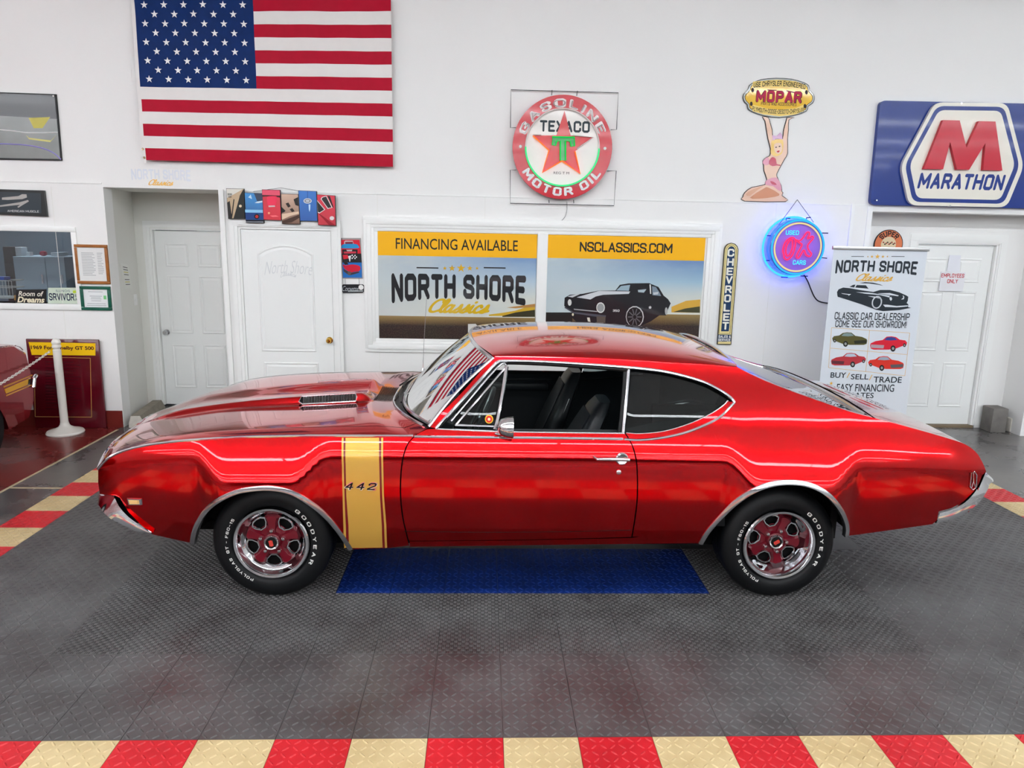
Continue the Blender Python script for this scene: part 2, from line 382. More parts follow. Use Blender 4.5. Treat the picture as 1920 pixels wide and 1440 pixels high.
# ---- fluorescent fixtures: rows of strip lights along the showroom
m_house = mat('fixture white enamel', (235, 235, 232), .4)
m_tube = emis('fluorescent tube', (244, 250, 255), TUBE_POWER)
m_tube_hi = emis('high output tube', (244, 250, 255), TUBE_POWER*1.9)
def fixture(x, y, z, n, mt=m_tube):
    t = thing('strip_light', (x, y, z), 'white fluorescent strip light with two tubes hanging from the ceiling', 'ceiling light', 'ceiling strip lights')
    MB().box((-1.22,-.04,.035), (1.22,.04,.09), .006).build('housing', m_house, t)
    for q in (-1, 1): MB().tube([(q*.9, 0, .1), (q*.9, 0, CEIL-z)], .008, 6).build('hanger_rod', m_house, t)
    for q in (-.045, .045):
        MB().tube([(-1.2, q, .0), (1.2, q, .0)], .019, 8).build('tube', mt, t)
    return t
def copy_tree(o, loc=None, parent=None):
    c = o.copy(); COL.objects.link(c); c.parent = parent
    if loc is not None: c.location = loc
    for ch in o.children: copy_tree(ch, None, c)
    return c
ROWS = [(y, 4.4) for y in (2.1, -.8, -3.7, -6.6, -9.5, -12.4, -15.3, -18.2, -21.1)]
for y, z in ROWS:
    if y in (2.1, -.8): fx0 = None      # the row over the display mat has high output tubes
    for k in range(-5, 6):
        if fx0 is None: fx0 = fixture(k*2.46, y, z, 0, m_tube_hi if y == 2.1 else m_tube)
        else: copy_tree(fx0, (k*2.46, y, z))

# ------------------------------------------------------------------ floor tile mat
def tile_mat(name, c, dirt, rough=.42):
    m = bpy.data.materials.new(name); m.use_nodes = True; nt = m.node_tree; b = nt.nodes['Principled BSDF']; L = nt.links.new
    g = nt.nodes.new('ShaderNodeNewGeometry')
    n = nt.nodes.new('ShaderNodeTexNoise'); n.inputs['Scale'].default_value = 2.6; n.inputs['Detail'].default_value = 9; n.inputs['Roughness'].default_value = .62
    L(g.outputs['Position'], n.inputs['Vector'])
    r = nt.nodes.new('ShaderNodeValToRGB'); r.color_ramp.elements[0].position = .34; r.color_ramp.elements[1].position = .64
    r.color_ramp.elements[0].color = (*lin(dirt), 1); r.color_ramp.elements[1].color = (*lin(c), 1); L(n.outputs['Fac'], r.inputs[0])
    L(r.outputs[0], b.inputs['Base Color']); b.inputs['Roughness'].default_value = rough
    rr = nt.nodes.new('ShaderNodeMapRange'); rr.inputs[3].default_value = rough-.1; rr.inputs[4].default_value = rough+.12; L(n.outputs['Fac'], rr.inputs[0]); L(rr.outputs[0], b.inputs['Roughness'])
    return m
TM = dict(grey=tile_mat('grey tile', (84, 83, 83), (60, 56, 56)), red=tile_mat('red tile', (200, 24, 36), (180, 18, 30)),
          cream=tile_mat('cream tile', (212, 190, 144), (188, 164, 118)), blue=tile_mat('blue tile', (10, 44, 122), (7, 32, 90)))
def tile_mesh(kind):
    mb = MB(); g = .0012; e = TS
    mb.add([(g,g,0),(e-g,g,0),(e-g,e-g,0),(g,e-g,0),(g,g,FZ),(e-g,g,FZ),(e-g,e-g,FZ),(g,e-g,FZ)], [(0,1,2,3),(0,4,5,1),(1,5,6,2),(2,6,7,3),(3,7,4,0)])
    if kind == 'diamond':
        n = 8; p = e/n
        for i in range(n):
            for j in range(n):
                cx, cy = (i+.5)*p, (j+.5)*p; a = math.radians(45 if (i+j) % 2 else -45); Ln, w, h = .0185, .0050, .0032
                ca, sa = math.cos(a), math.sin(a)
                q = [(-Ln,0,0),(-Ln*.55,-w,0),(Ln*.55,-w,0),(Ln,0,0),(Ln*.55,w,0),(-Ln*.55,w,0),(-Ln*.6,0,h),(Ln*.6,0,h)]
                mb.add([(cx+x*ca-y*sa, cy+x*sa+y*ca, z) for x, y, z in q], [(0,1,6),(1,2,7,6),(2,3,7),(3,4,7),(4,5,6,7),(5,0,6)])
    else:
        n = 16; p = e/n
        for i in range(n):
            for j in range(n):
                cx, cy = (i+.5)*p, (j+.5)*p; hz = (i+j) % 2; h = .0028
                for o in (-.0042, .0042):
                    if hz: x0, x1, y0, y1 = cx-.0085, cx+.0085, cy+o-.0024, cy+o+.0024
                    else: x0, x1, y0, y1 = cx+o-.0024, cx+o+.0024, cy-.0085, cy+.0085
                    b = .0011
                    mb.add([(x0,y0,0),(x1,y0,0),(x1,y1,0),(x0,y1,0),(x0+b,y0+b,h),(x1-b,y0+b,h),(x1-b,y1-b,h),(x0+b,y1-b,h)], [(4,5,6,7),(0,1,5,4),(1,2,6,5),(2,3,7,6),(3,0,4,7)])
    return mb
_tm = {}
def tile_data(kind, c):
    if (kind, c) not in _tm:
        mb = tile_mesh(kind); me = bpy.data.meshes.new(c+' '+kind+' tile'); me.from_pydata([tuple(v) for v in mb.v], [], mb.f); me.materials.append(TM[c]); me.update(); _tm[(kind, c)] = me
    return _tm[(kind, c)]
JN = 11
mat_root = thing('tile_mat', (TX0, TY0, 0), 'interlocking floor tile mat, grey with red and cream border, under the red coupe', 'floor mat')
hidden = []
for j in range(-2, JN+2):
    for i in range(-5, 20):
        edge_l, edge_r, edge_b, edge_t = i == -5, i == 19, j in (-1, -2), j == JN+1
        if edge_l or edge_r or edge_b or edge_t:
            if j == -2: c = 'cream' if i % 2 else 'red'
            elif edge_b: c = 'red' if i % 2 else 'cream'
            else: c = 'cream' if (j % 2 == (0 if edge_l else 0)) else 'red'
            k = 'diamond'
        else:
            c = 'blue' if (3 <= i <= 9 and 4 <= j <= 5) else 'grey'
            k = 'basket' if (-1 <= i <= 12 and 2 <= j <= 8 and c == 'grey') else 'diamond'
        if j == -2 or (j >= 6 and 0 <= i <= 13) or (j >= 11 and i >= -3):
            hidden.append((i, j, c)); continue
        o = bpy.data.objects.new('tile', tile_data(k, c)); link(o, mat_root); o.location = (i*TS, j*TS, 0)
hm = MB(); me = bpy.data.meshes.new('far tiles'); idx = []
cs = ['grey', 'red', 'cream', 'blue']
for i, j, c in hidden:
    x, y, g = i*TS, j*TS, .0012
    hm.add([(x+g,y+g,0),(x+TS-g,y+g,0),(x+TS-g,y+TS-g,0),(x+g,y+TS-g,0),(x+g,y+g,FZ),(x+TS-g,y+g,FZ),(x+TS-g,y+TS-g,FZ),(x+g,y+TS-g,FZ)], [(0,1,2,3),(0,4,5,1),(1,5,6,2),(2,6,7,3),(3,7,4,0)]); idx += [cs.index(c)]*5
me.from_pydata([tuple(v) for v in hm.v], [], hm.f)
for c in cs: me.materials.append(TM[c])
me.polygons.foreach_set('material_index', idx); me.update()
tag(link(bpy.data.objects.new('hidden_tiles', me), mat_root), kind='stuff')
# ------------------------------------------------------------------ the red coupe
YC = 4.63                      # centre line of the car (runs along x, nose to -x)
CARO = Vector((.26, YC, 0))
car = thing('coupe', CARO, 'glossy red two-door muscle car coupe with gold fender stripe, parked on the tile mat', 'car')
def flake_paint():
    m = bpy.data.materials.new('candy red paint'); m.use_nodes = True; nt = m.node_tree; b = nt.nodes['Principled BSDF']
    b.inputs['Base Color'].default_value = (.60, .001, .004, 1); b.inputs['Metallic'].default_value = 1.0; b.inputs['Roughness'].default_value = .13
    b.inputs['Coat Weight'].default_value = 1; b.inputs['Coat Roughness'].default_value = .012; b.inputs['Coat IOR'].default_value = 1.33
    return m
m_red = flake_paint()
m_chrome = mat('chrome', (225, 225, 228), .07, 1)
m_steel = mat('brushed bright trim', (205, 205, 208), .16, 1)
m_black = mat('black trim', (9, 9, 10), .45)
m_gap = mat('gap and crease black', (3, 3, 3), .9)
m_gold = mat('gold stripe paint', (222, 172, 76), .3, .35, .6, .02)
m_dred = mat('dark red pin stripe', (120, 8, 16), .3, .2, 1, .02)
m_vinyl = mat('black vinyl', (26, 28, 31), .36, bump=.08, bscale=300)
m_carpet = mat('black carpet', (10, 10, 10), .95)
m_rub = mat('tyre rubber', (13, 14, 16), .5, noise=.2, nscale=12)
m_white = mat('white lettering', (235, 235, 230), .5)
m_wheel = mat('wheel red paint', (112, 6, 28), .3, .1, .6, .03)
m_glass = glassmat('window glass', (.62, .72, .70))
m_glassd = glassmat('quarter glass tint', (.30, .36, .36), ior=1.5)
m_clear = mat('lamp lens clear', (225, 222, 205), .15, 0, .8)
m_amber = mat('lamp lens amber', (235, 190, 120), .2, 0, .8)
m_lensred = mat('lamp lens red', (160, 10, 14), .15, 0, 1)

# side surface: half width s = w(x, z) from rocker to roof rail
_wb = curve1([-2.16, -2.05, -1.9, -1.6, -1.14, -.4, .5, 1.2, 1.67, 2.2, 2.55, 2.75, 2.88, 2.95], [.74, .815, .862, .905, .925, .938, .940, .945, .945, .920, .880, .845, .80, .76])
_zm = curve1([-2.2, -2.0, -1.7, -1.4, -.4, .6, 1.4, 2.0, 2.5, 2.8, 2.95], [.70, .745, .795, .81, .82, .82, .815, .80, .775, .75, .74])
def _q(a, b, x):
    t = max(0, min(1, (x-a)/(b-a))); return t*t*t*(t*(6*t-15)+10)
def _bump(x): return _q(-1.53, -1.31, x)*(1-_q(-1.01, -.77, x)) + _q(1.27, 1.50, x)*(1-_q(1.84, 2.08, x))
def wside(x, z):
    b = _bump(x); zm = _zm(x)-.135*b; w0 = _wb(x)+.050*b
    if z < zm:
        d = zm-z; w = w0-.22*d*d-.6*max(0, .42-z)**2
    else:
        d = z-zm; r = .05; w = w0-.42*(math.sqrt(d*d+r*r)-r)
        if z > .98: w -= .34*(z-.98)**2
    return w
def sgrad(x, z):
    e = .004
    return (wside(x+e, z)-wside(x-e, z))/(2*e), (wside(x, z+e)-wside(x, z-e))/(2*e)
def sproj(px, py, off=0.0):
    """pixel -> (x, z) on the near side surface"""
    s = .9
    for _ in range(14):
        p = onY(px, py, YC-s-off); s = s*.3+.7*wside(p.x, p.z)
    return Vector((p.x, p.z))
def P3(q, side, off=0.0): return Vector((q[0], YC-side*(wside(q[0], q[1])+off), q[1]))
def sp(pts, k=5, smooth=True):
    q = [sproj(*p) for p in pts]
    return crom(q, k) if smooth else q
def inside(q, poly):
    c = False; n = len(poly); x, y = q
    for i in range(n):
        x1, y1 = poly[i]; x2, y2 = poly[i-1]
        if (y1 > y) != (y2 > y) and x < (x2-x1)*(y-y1)/(y2-y1)+x1: c = not c
    return c
def dseg(q, a, b):
    ab = b-a; l = ab.length_squared
    t = 0 if l == 0 else max(0, min(1, (q-a).dot(ab)/l)); return (q-(a+ab*t)).length
def side_panel(name, outline, m, side, off=0.0, rim=.018, step=.03, holes=(), parent=car, split=None):
    """panel on the side surface cut from a 2D outline in (x, z)"""
    pts = [Vector(p) for p in outline]; cl = []
    for p in pts:
        if not cl or (p-cl[-1]).length > .0015: cl.append(p)
    if (cl[0]-cl[-1]).length < .0015: cl.pop()
    pts = cl
    ar = sum(pts[i-1].x*pts[i].y-pts[i].x*pts[i-1].y for i in range(len(pts)))
    if ar < 0: pts = pts[::-1]
    V2 = list(pts); F = [list(range(len(pts)))]
    x0 = min(p.x for p in pts); x1 = max(p.x for p in pts); z0 = min(p.y for p in pts); z1 = max(p.y for p in pts)
    nx = int((x1-x0)/step); nz = int((z1-z0)/step)
    for i in range(1, nx):
        for j in range(1, nz):
            q = Vector((x0+(x1-x0)*i/nx, z0+(z1-z0)*j/nz))
            if inside(q, pts) and min(dseg(q, pts[k-1], pts[k]) for k in range(len(pts))) > step*.35: V2.append(q)
    r = delaunay_2d_cdt(V2, [], F, 1, 1e-6)
    vs2, fs = r[0], r[2]
    vs = []; ns = []
    for q in vs2:
        vs.append(P3(q, side, off)-CARO); gx, gz = sgrad(q.x, q.y)
        ns.append(Vector((-gx, -side, -gz)).normalized())
    fo = []
    for f in fs:
        a, b, c = vs[f[0]], vs[f[1]], vs[f[2]]
        fo.append(tuple(f) if (b-a).cross(c-a).dot(ns[f[0]]) > 0 else tuple(f)[::-1])
    if rim:
        n = len(pts)
        for i in range(n):
            a, b = pts[i], pts[(i+1) % n]; d = (b-a).normalized(); nn = Vector((d.y, 0, -d.x))
            k = len(vs)
            for q in (a, b): vs.append(P3(q, side, off)-CARO); ns.append(nn)
            for q in (b, a): vs.append(P3(q, side, off-rim)-CARO); ns.append(nn)
            fo.append((k, k+1, k+2, k+3))
    return mesh(name, vs, fo, m, parent, True, ns)
def side_line(name, pts2, r, m, side, off=0.0, parent=car, closed=False, n=8, flat=1.0):
    p = [P3(q, side, off)-CARO for q in pts2]
    o = MB().tube(p, r, n, closed); return o.build(name, m, parent)
BOTH = (1, -1)
NEAR = 1

# ---- traced curves on the near side (photo pixels -> body surface)
c_strip = sp([(184,879),(193,868),(206,857),(227,847),(254,839),(291,832),(347,826),(422,821),(479,818.5),(620,817),(775,817.5)], 6)
c_stripD = sp([(777,818.5),(900,820),(1040,821.5),(1168,823.5)], 5)
c_stripQ = sp([(1170,823.5),(1200,825),(1247,820),(1295,808),(1345,785),(1368,764),(1377,754.5)], 6)
c_topW = sp([(817,803),(874,741),(922,688.5),(932,679.5),(946,676.5),(1012,678),(1106,683.5),(1200,691),(1257,699),(1315,715),(1353,734),(1370,746),(1377,754.5)], 6)
c_arF = sp([(359,1018),(362,1000),(369,981),(384,957),(407,937),(441,921),(479,914),(516,914),(554,924),(591,947),(621,975),(644,1005),(660,1030)], 6)
c_arR = sp([(1311,1019),(1326,995),(1353,964),(1383,936),(1414,917),(1448,905),(1486,902),(1521,908),(1551,924),(1574,949),(1586,972),(1590,990),(1589,1005)], 6)
c_gapF = sp([(801,803),(790,809),(777,818),(762,838),(753,875),(751,925),(755,968),(762,1000),(768,1023)], 5)
c_gapR = sp([(1172,812),(1184,832),(1192,858),(1195,890),(1195,930),(1192,962),(1185,1006)], 5)
c_sail = sp([(1383,689),(1421,708),(1467,727),(1525,748),(1582,768),(1620,779),(1697,799),(1781,823),(1811,834),(1830,848),(1841,865),(1849,884)], 5)
c_roofE = sp([(929,668),(946,668),(1012,669),(1106,672),(1200,677),(1257,681),(1320,684),(1383,689)], 5)
def firstafter(c, x): return [p for p in c if p.x > x]
def addgap(c, dx): return [Vector((p.x+dx, p.y)) for p in c]

def at_x(c, x):
    for a, b in zip(c, c[1:]):
        if a.x <= x <= b.x: return a.lerp(b, (x-a.x)/(b.x-a.x))
XS = .78                       # seam between roof rail band and quarter panel
# fender
G = .0035
fend = list(c_strip) + addgap(c_gapF[8:], -G) + sp([(722,1028)], 1, False) + list(c_arF)[::-1] + sp([(330,1012),(286,1002),(263.5,983.5),(240.5,959.5),(225,933.5),(215.5,929),(187,926.5)], 1, False) + sp([(184,905)], 1, False)
for sd in BOTH: side_panel('front_fender', fend, m_red, sd, 0, .006)
# cowl corner piece between strip, door gap and windscreen base
# door
doorO = addgap(c_gapF[5:], G)[::-1]
door_top = sp([(801,805),(817,804),(930,809),(1050,811),(1171,813)], 1, False)
door = door_top + addgap(c_gapR, -G) + sp([(1184,1007),(980,1012),(768,1014)], 1, False) + [p for p in addgap(c_gapF[6:], G)[::-1] if p.y > sproj(768,1013).y]
doors = {}
for sd in BOTH: doors[sd] = side_panel('door', door, m_red, sd)
rock = sp([(768,1016),(980,1014),(1184,1009.5),(1200,1007),(1318,1006),(1311,1019),(1000,1023),(768,1026)], 1, False)
for sd in BOTH: side_panel('rocker_panel', rock, m_red, sd, -.006)
# quarter panel with sail, up to the roof edge
qtr = addgap(c_gapR, G)[::-1] + list(c_topW)[[i for i, p in enumerate(c_topW) if p.x > c_gapR[0].x+.02][0]:][::-1][::-1]
q_low = sp([(1174,812),(1200,813.5),(1245,809),(1290,796),(1330,778),(1356,761),(1364,752)], 5)      # lower edge of the quarter window
q_win_top = [p for p in c_topW if p.x > 1.30]
quarter = addgap(c_gapR, G)[::-1] + q_low + [sproj(1368,753)] + [p for p in c_topW if p.x > XS and p.x < 1.375][::-1] + [at_x(c_topW, XS), at_x(c_roofE, XS)] + [p for p in c_roofE if p.x > XS] + list(c_sail)[1:] + sp([(1841,892),(1836,906),(1826,921),(1806,941),(1783,953),(1760,959),(1757,975),(1748,983),(1670,994)], 1, False) + list(c_arR)[::-1] + sp([(1200,1006)], 1, False)
for sd in BOTH: side_panel('quarter_panel', quarter, m_red, sd)
# windscreen pillar and roof rail band
pil = sp([(803,800),(870,732),(912,684),(924,672),(929,668)], 1, False) + [p for p in c_roofE if .06 < p.x < XS] + [at_x(c_roofE, XS), at_x(c_topW, XS)] + [p for p in c_topW if p.x < XS][::-1]
for sd in BOTH: side_panel('windscreen_pillar', pil, m_red, sd)
# dark inner shell behind the gaps and wells
inn = list(c_strip)[10:] + sp([(801,806),(1171,814)], 1, False) + q_low + [sproj(1400,752)] + list(c_sail)[25:-4] + sp([(1800,940),(1700,985)], 1, False) + list(c_arR)[::-1] + sp([(1000,1019),(700,1019)], 1, False) + list(c_arF)[::-1] + sp([(300,1000),(240,950),(205,920)], 1, False)
for sd in BOTH: side_panel('inner_shell', inn, m_gap, sd, -.03, 0, .06)

# chrome: belt strip, window mouldings, wheel arch mouldings
def off2(c, dz): return [Vector((p.x, p.y+dz)) for p in c]
for sd in BOTH:
    side_line('belt_moulding', c_strip, .0075, m_chrome, sd, .001)
    side_line('belt_moulding', c_stripD, .0075, m_chrome, sd, .001, doors[sd])
    side_line('belt_moulding', c_stripQ, .0075, m_chrome, sd, .001)
    side_line('window_moulding', c_topW, .0085, m_chrome, sd, .001)
    side_line('window_moulding', q_low+[sproj(1366,752)], .004, m_steel, sd, -.004)
    side_line('window_moulding', sp([(817,804),(930,809),(1050,811),(1171,812.5)], 3), .0045, m_steel, sd, -.002, doors[sd])
    side_line('crease_line', sp([(758,996),(900,998),(1050,997),(1184,994)], 3), .0022, m_gap, sd, -.001, doors[sd])  # crease in the skin, its shade drawn as a black line
    for c in (c_arF, c_arR):
        inner = []
        cx = sum(p.x for p in c)/len(c); cz = min(p.y for p in c)
        vs = []; n = len(c)
        for i, p in enumerate(c):
            t = (c[min(i+1, n-1)]-c[max(i-1, 0)]).normalized(); nn = Vector((-t.y, t.x))
            if nn.dot(Vector((cx, cz+.05))-p) < 0: nn = -nn
            row = [P3(p-nn*.009, sd, -.003), P3(p-nn*.007, sd, .006), P3(p+nn*.008, sd, .010), P3(p+nn*.018, sd, .008), P3(p+nn*.021, sd, -.002), P3(p+nn*.020, sd, -.03)]
            vs += [q-CARO for q in row]
        fs = [(i*6+k, (i+1)*6+k, (i+1)*6+k+1, i*6+k+1) for i in range(n-1) for k in range(5)]
        o = MB().add(vs, fs, True).build('wheel_arch_moulding', m_steel, car)

# ---- gold stripe with pin lines, decals on the fender skin
def stripe(xa0, xa1, xb0, xb1, m, name, off):
    top = sp([(xa0, 821), (xa1, 821)], 1, False)
    poly = sp([(xa0,820.5),(xa0+.2,870),(xa0+1.6,930),(xb0-1.5,985),(xb0,1027.5),(xb1,1026.5),(xb1-1.5,985),(xa1+1.6,930),(xa1+.2,870),(xa1,820.5)], 1, False)
    for sd in BOTH: side_panel(name, densify(poly), m, sd, off, 0, .012)
def densify(poly, step=.012):
    out = []
    for i in range(len(poly)):
        a, b = poly[i], poly[(i+1) % len(poly)]; n = max(1, int((b-a).length/step))
        out += [a.lerp(b, k/n) for k in range(n)]
    return out
stripe(648,711,655,717.5,m_gold,'gold_stripe',.0022)
stripe(641,644.5,645.5,650,m_gold,'pin_stripe',.0022)
stripe(715,718.5,722,726,m_gold,'pin_stripe',.0022)
stripe(644.5,648,650,655,m_dred,'pin_stripe',.0020)
stripe(711,715,717.5,722,m_dred,'pin_stripe',.0020)

# ---- hood and fender tops
ES = [P3(q, 1) for q in c_strip]
cowl = [P3(q, 1) for q in sp([(775,817.5),(790,809),(801,803)], 4)]
EDGE = ES + cowl[1:]
# resample edge by length
def resample(pts, n):
    L = [0]
    for i in range(1, len(pts)): L.append(L[-1]+(pts[i]-pts[i-1]).length)
    out = []; k = 0
    for i in range(n+1):
        t = L[-1]*i/n
        while k < len(pts)-2 and L[k+1] < t: k += 1
        d = L[k+1]-L[k]; out.append(pts[k].lerp(pts[k+1], 0 if d == 0 else (t-L[k])/d))
    return out, L[-1]
NE = 90
EDGE, ELEN = resample(EDGE, NE)
def edge(u):
    t = u*NE; i = min(int(t), NE-1); return EDGE[i].lerp(EDGE[i+1], t-i)
zhc = curve1([-2.22, -2.12, -2.05, -1.92, -1.7, -1.4, -1.1, -.8, -.55, -.3], [.70, .80, .834, .864, .890, .914, .932, .952, .972, .990])
def hood_pt(u, v):
    """v in -1..1 across the car, +1 near"""
    e = edge(u); we = YC-e.y; s = v*we
    k = 1-abs(v)**2.2
    xn = e.x + (-.09*(1-sstep(0, .32, u)) - .265*sstep(.60, 1.0, u))*k
    zc = zhc(xn)+.0
    # centre prow
    z = e.z + (zc-e.z)*(1-abs(v)**3.0) + .012*math.sin(math.pi*min(1, abs(v)))*sstep(.1, .4, u) + 0.020*(1-abs(v)**16)*sstep(.05, .3, u)*(1-sstep(.86, 1, u))
    t = abs(s)-.215
    rr = (1-sstep(0, .048, t)) if t > 0 else 1-.55*sstep(0, .2, -t)
    z += (.028+.020*sstep(-1.7, -1.0, xn))*rr*sstep(-2.10, -1.80, xn)*(1-sstep(-.74, -.66, xn))
    z += .02*math.exp(-(s/.16)**2)*(1-sstep(-2.1, -1.85, xn))
    return Vector((xn, YC-s, z))
VH = .885
patch('hood', lambda u, v: hood_pt(u, -VH+2*VH*v)-CARO, 90, 90, m_red, car)
for sd in BOTH:
    patch('fender_top', lambda u, v: hood_pt(u, sd*(VH+.006+(1-VH-.006)*v))-CARO, 90, 8, m_red, car, flip=sd < 0)
for sd in BOTH: patch('hood_gap', lambda u, v: hood_pt(u, sd*(.85+.07*v))-Vector((0, 0, .012))-CARO, 60, 6, m_gap, car)
# louvred hood vents on the outer flank of each ridge
def hood_at(x, s):
    """point on the hood for car x and half-width s"""
    lo, hi = 0.0, 1.0
    for _ in range(24):
        u = (lo+hi)/2; e = edge(u); v = s/(YC-e.y)
        if hood_pt(u, max(-1, min(1, v))).x < x: lo = u
        else: hi = u
    return hood_pt(u, max(-1, min(1, v)))
for sd in BOTH:
    fr = []
    ring = [hood_at(x, sd*s)+Vector((0, 0, .005)) for x, s in [(-1.10,.222),(-.78,.222),(-.765,.238),(-.77,.258),(-1.09,.260),(-1.115,.245)]]
    vt = MB().tube([p-CARO for p in ring], .0045, 6, True).build('hood_vent', m_chrome, car)
    MB().add([p-CARO-Vector((0,0,.003)) for p in ring], [(0,1,2,3,4,5)]).build('vent_recess', m_gap, vt)
    for k in range(34):
        x = -1.09+k*.0096
        a, b = hood_at(x, sd*.224), hood_at(x, sd*.258)
        MB().tube([a-CARO+Vector((0,0,.005)), b-CARO+Vector((.006,0,.005))], .0018, 4).build('louvre', m_chrome, vt)
# cowl grille behind the hood bulge
cg = MB()
for k in range(13):
    x = -.665+k*.0085
    cg.tube([hood_at(x, s)-CARO+Vector((0, 0, .004)) for s in (-.2, -.1, 0, .1, .2)], .0022, 4)
o = cg.build('cowl_grille', m_black, car); o['kind'] = 'stuff'

# ---- windscreen, header, roof
WB, WT = P3(sproj(804, 800), 1), P3(sproj(925, 671), 1)
def ws_base(v):   # v -1..1
    s = (YC-WB.y)*v; return Vector((-.50+(WB.x+.50)*abs(v)**2.4, YC-s, .992+(WB.z-.992)*abs(v)**2))
def ws_top(v):
    s = (YC-WT.y)*v; return Vector((-.075+(WT.x+.075)*abs(v)**2.2, YC-s, 1.385+(WT.z-1.385)*abs(v)**2.4))
def ws_pt(t, v):
    a, b = ws_base(v), ws_top(v); p = a.lerp(b, t); p.z += .012*math.sin(math.pi*t); p.x -= .012*math.sin(math.pi*t); return p
patch('windscreen', lambda u, v: ws_pt(.03+.94*u, -1+2*v)-CARO, 16, 40, m_glass, car)
def strip_tube(name, f, n, r, m, parent=car):
    return MB().tube([f(i/n)-CARO for i in range(n+1)], r, 8).build(name, m, parent)
strip_tube('windscreen_moulding', lambda t: ws_pt(.985, -1+2*t), 30, .013, m_steel)
strip_tube('windscreen_moulding', lambda t: ws_pt(.03, -1+2*t), 30, .011, m_steel)
for sd in BOTH: strip_tube('windscreen_moulding', lambda t: ws_pt(t, sd*1.0), 14, .010, m_steel)
# hood rear edge chrome and cowl well with wipers
strip_tube('hood_edge_moulding', lambda t: hood_pt(1.0, -.96+1.92*t)+Vector((0, 0, .004)), 30, .009, m_steel)
patch('cowl_panel', lambda u, v: hood_pt(1.0, -.97+1.94*v).lerp(ws_base(-1+2*v), u)-Vector((0, 0, .012*math.sin(math.pi*u)+.003))-CARO, 4, 30, m_black, car)
for s0, s1 in ((.44, .02), (-.05, -.5)):
    w = MB(); pts = [ws_pt(.06, -s0-(s1-s0)*t).lerp(ws_pt(.02, -s0-(s1-s0)*t), .2)+Vector((-.035, 0, .012)) for t in (0, .25, .5, .75, 1)]
    w.tube([p-CARO for p in pts], .006, 6); w.tube([pts[2]-CARO, pts[3]-CARO+Vector((-.03, 0, -.012))], .006, 6)
    w.build('wiper', m_black, car)
RE = [P3(q, 1) for q in c_roofE]
RE = [RE[0]+Vector((-.015, 0, 0))]+RE; RE, _ = resample(RE, 40)
zroof = curve1([-.08, .04, .34, .64, .92, 1.145, 1.395, 1.6], [1.388, 1.408, 1.432, 1.438, 1.428, 1.403, 1.346, 1.28])
def roof_pt(u, v):
    t = u*40; i = min(int(t), 39); e = RE[i].lerp(RE[i+1], t-i)
    a = abs(v); sg = 1 if v >= 0 else -1
    we = YC-e.y
    xc = lerp(-.085, 1.40, u); zc = zroof(xc)
    gz = sgrad(e.x, e.z)[1]; rise = max(.02, zc-e.z)
    p0 = Vector((we, e.z)); p1 = p0+Vector((gz, 1))*rise*.62; p2 = Vector((we*.50, zc-.002)); p3 = Vector((0, zc))
    q = 1-a
    b = p0*(1-q)**3+p1*3*q*(1-q)**2+p2*3*q*q*(1-q)+p3*q**3
    x = lerp(e.x, xc, 1-(b.x/we)**2.2 if u < .5 else 1-(b.x/we)**2.2)
    return Vector((x, YC-sg*b.x, b.y))
patch('roof', lambda u, v: roof_pt(u, -1+2*v)-CARO, 44, 64, m_red, car)
patch('headliner', lambda u, v: roof_pt(u, -.97+1.94*v)-Vector((0, 0, .03))-CARO, 20, 24, m_black, car)

# ---- rear glass, deck lid
SA = [P3(q, 1) for q in c_sail]; SA, SLEN = resample(SA, 80)
def sail(u):
    t = u*80; i = min(int(t), 79); return SA[i].lerp(SA[i+1], t-i)
UG = .50                       # share of the sail edge taken by the rear glass
def rear_pt(u, v, drop=0):
    e = sail(u); a = abs(v); we = YC-e.y
    k = 1-a**2.4
    bow = (.0 + .035*sstep(.5, 1, u))*k
    zc = e.z + (.030*sstep(.0, .2, u)*(1-sstep(.5, .9, u)) + .052*(1-sstep(0, .25, u)) + .012)*k
    return Vector((e.x+bow, YC-v*we, zc-drop))
patch('rear_glass', lambda u, v: rear_pt(.012+(UG-.012)*u, -.90+1.8*v, .022)-CARO, 24, 30, m_glassd, car)
for sd in BOTH:
    patch('sail_inner', lambda u, v: (rear_pt(UG*u, sd*(1-.1*v), .024*sstep(.3, 1, v)))-CARO, 30, 6, m_red, car, flip=sd < 0)
    strip_tube('rear_glass_moulding', lambda t: rear_pt(.01+(UG-.01)*t, sd*.9, .018), 20, .007, m_steel)
strip_tube('rear_glass_moulding', lambda t: rear_pt(UG, -.9+1.8*t, .014), 20, .009, m_steel)
strip_tube('rear_glass_moulding', lambda t: rear_pt(.008, -.9+1.8*t, .012), 20, .009, m_steel)
patch('deck_lid', lambda u, v: rear_pt(UG+.012+(.90-UG-.012)*u, -.92+1.84*v)-CARO, 40, 30, m_red, car)
patch('rear_shelf_panel', lambda u, v: rear_pt(UG+.0*u+.012*u, -1+2*v, .004)-CARO, 2, 30, m_red, car)
for sd in BOTH:
    patch('quarter_top', lambda u, v: rear_pt(UG+.012+(1-UG-.012)*u, sd*(.925+.075*v))-CARO, 40, 5, m_red, car, flip=sd < 0)
patch('tail_panel', lambda u, v: rear_pt(.905+.095*u, -.925+1.85*v)-CARO, 8, 24, m_red, car)
patch('deck_gap', lambda u, v: rear_pt(UG+.5*u*.95, -.96+1.92*v, .014)-CARO, 20, 20, m_gap, car)
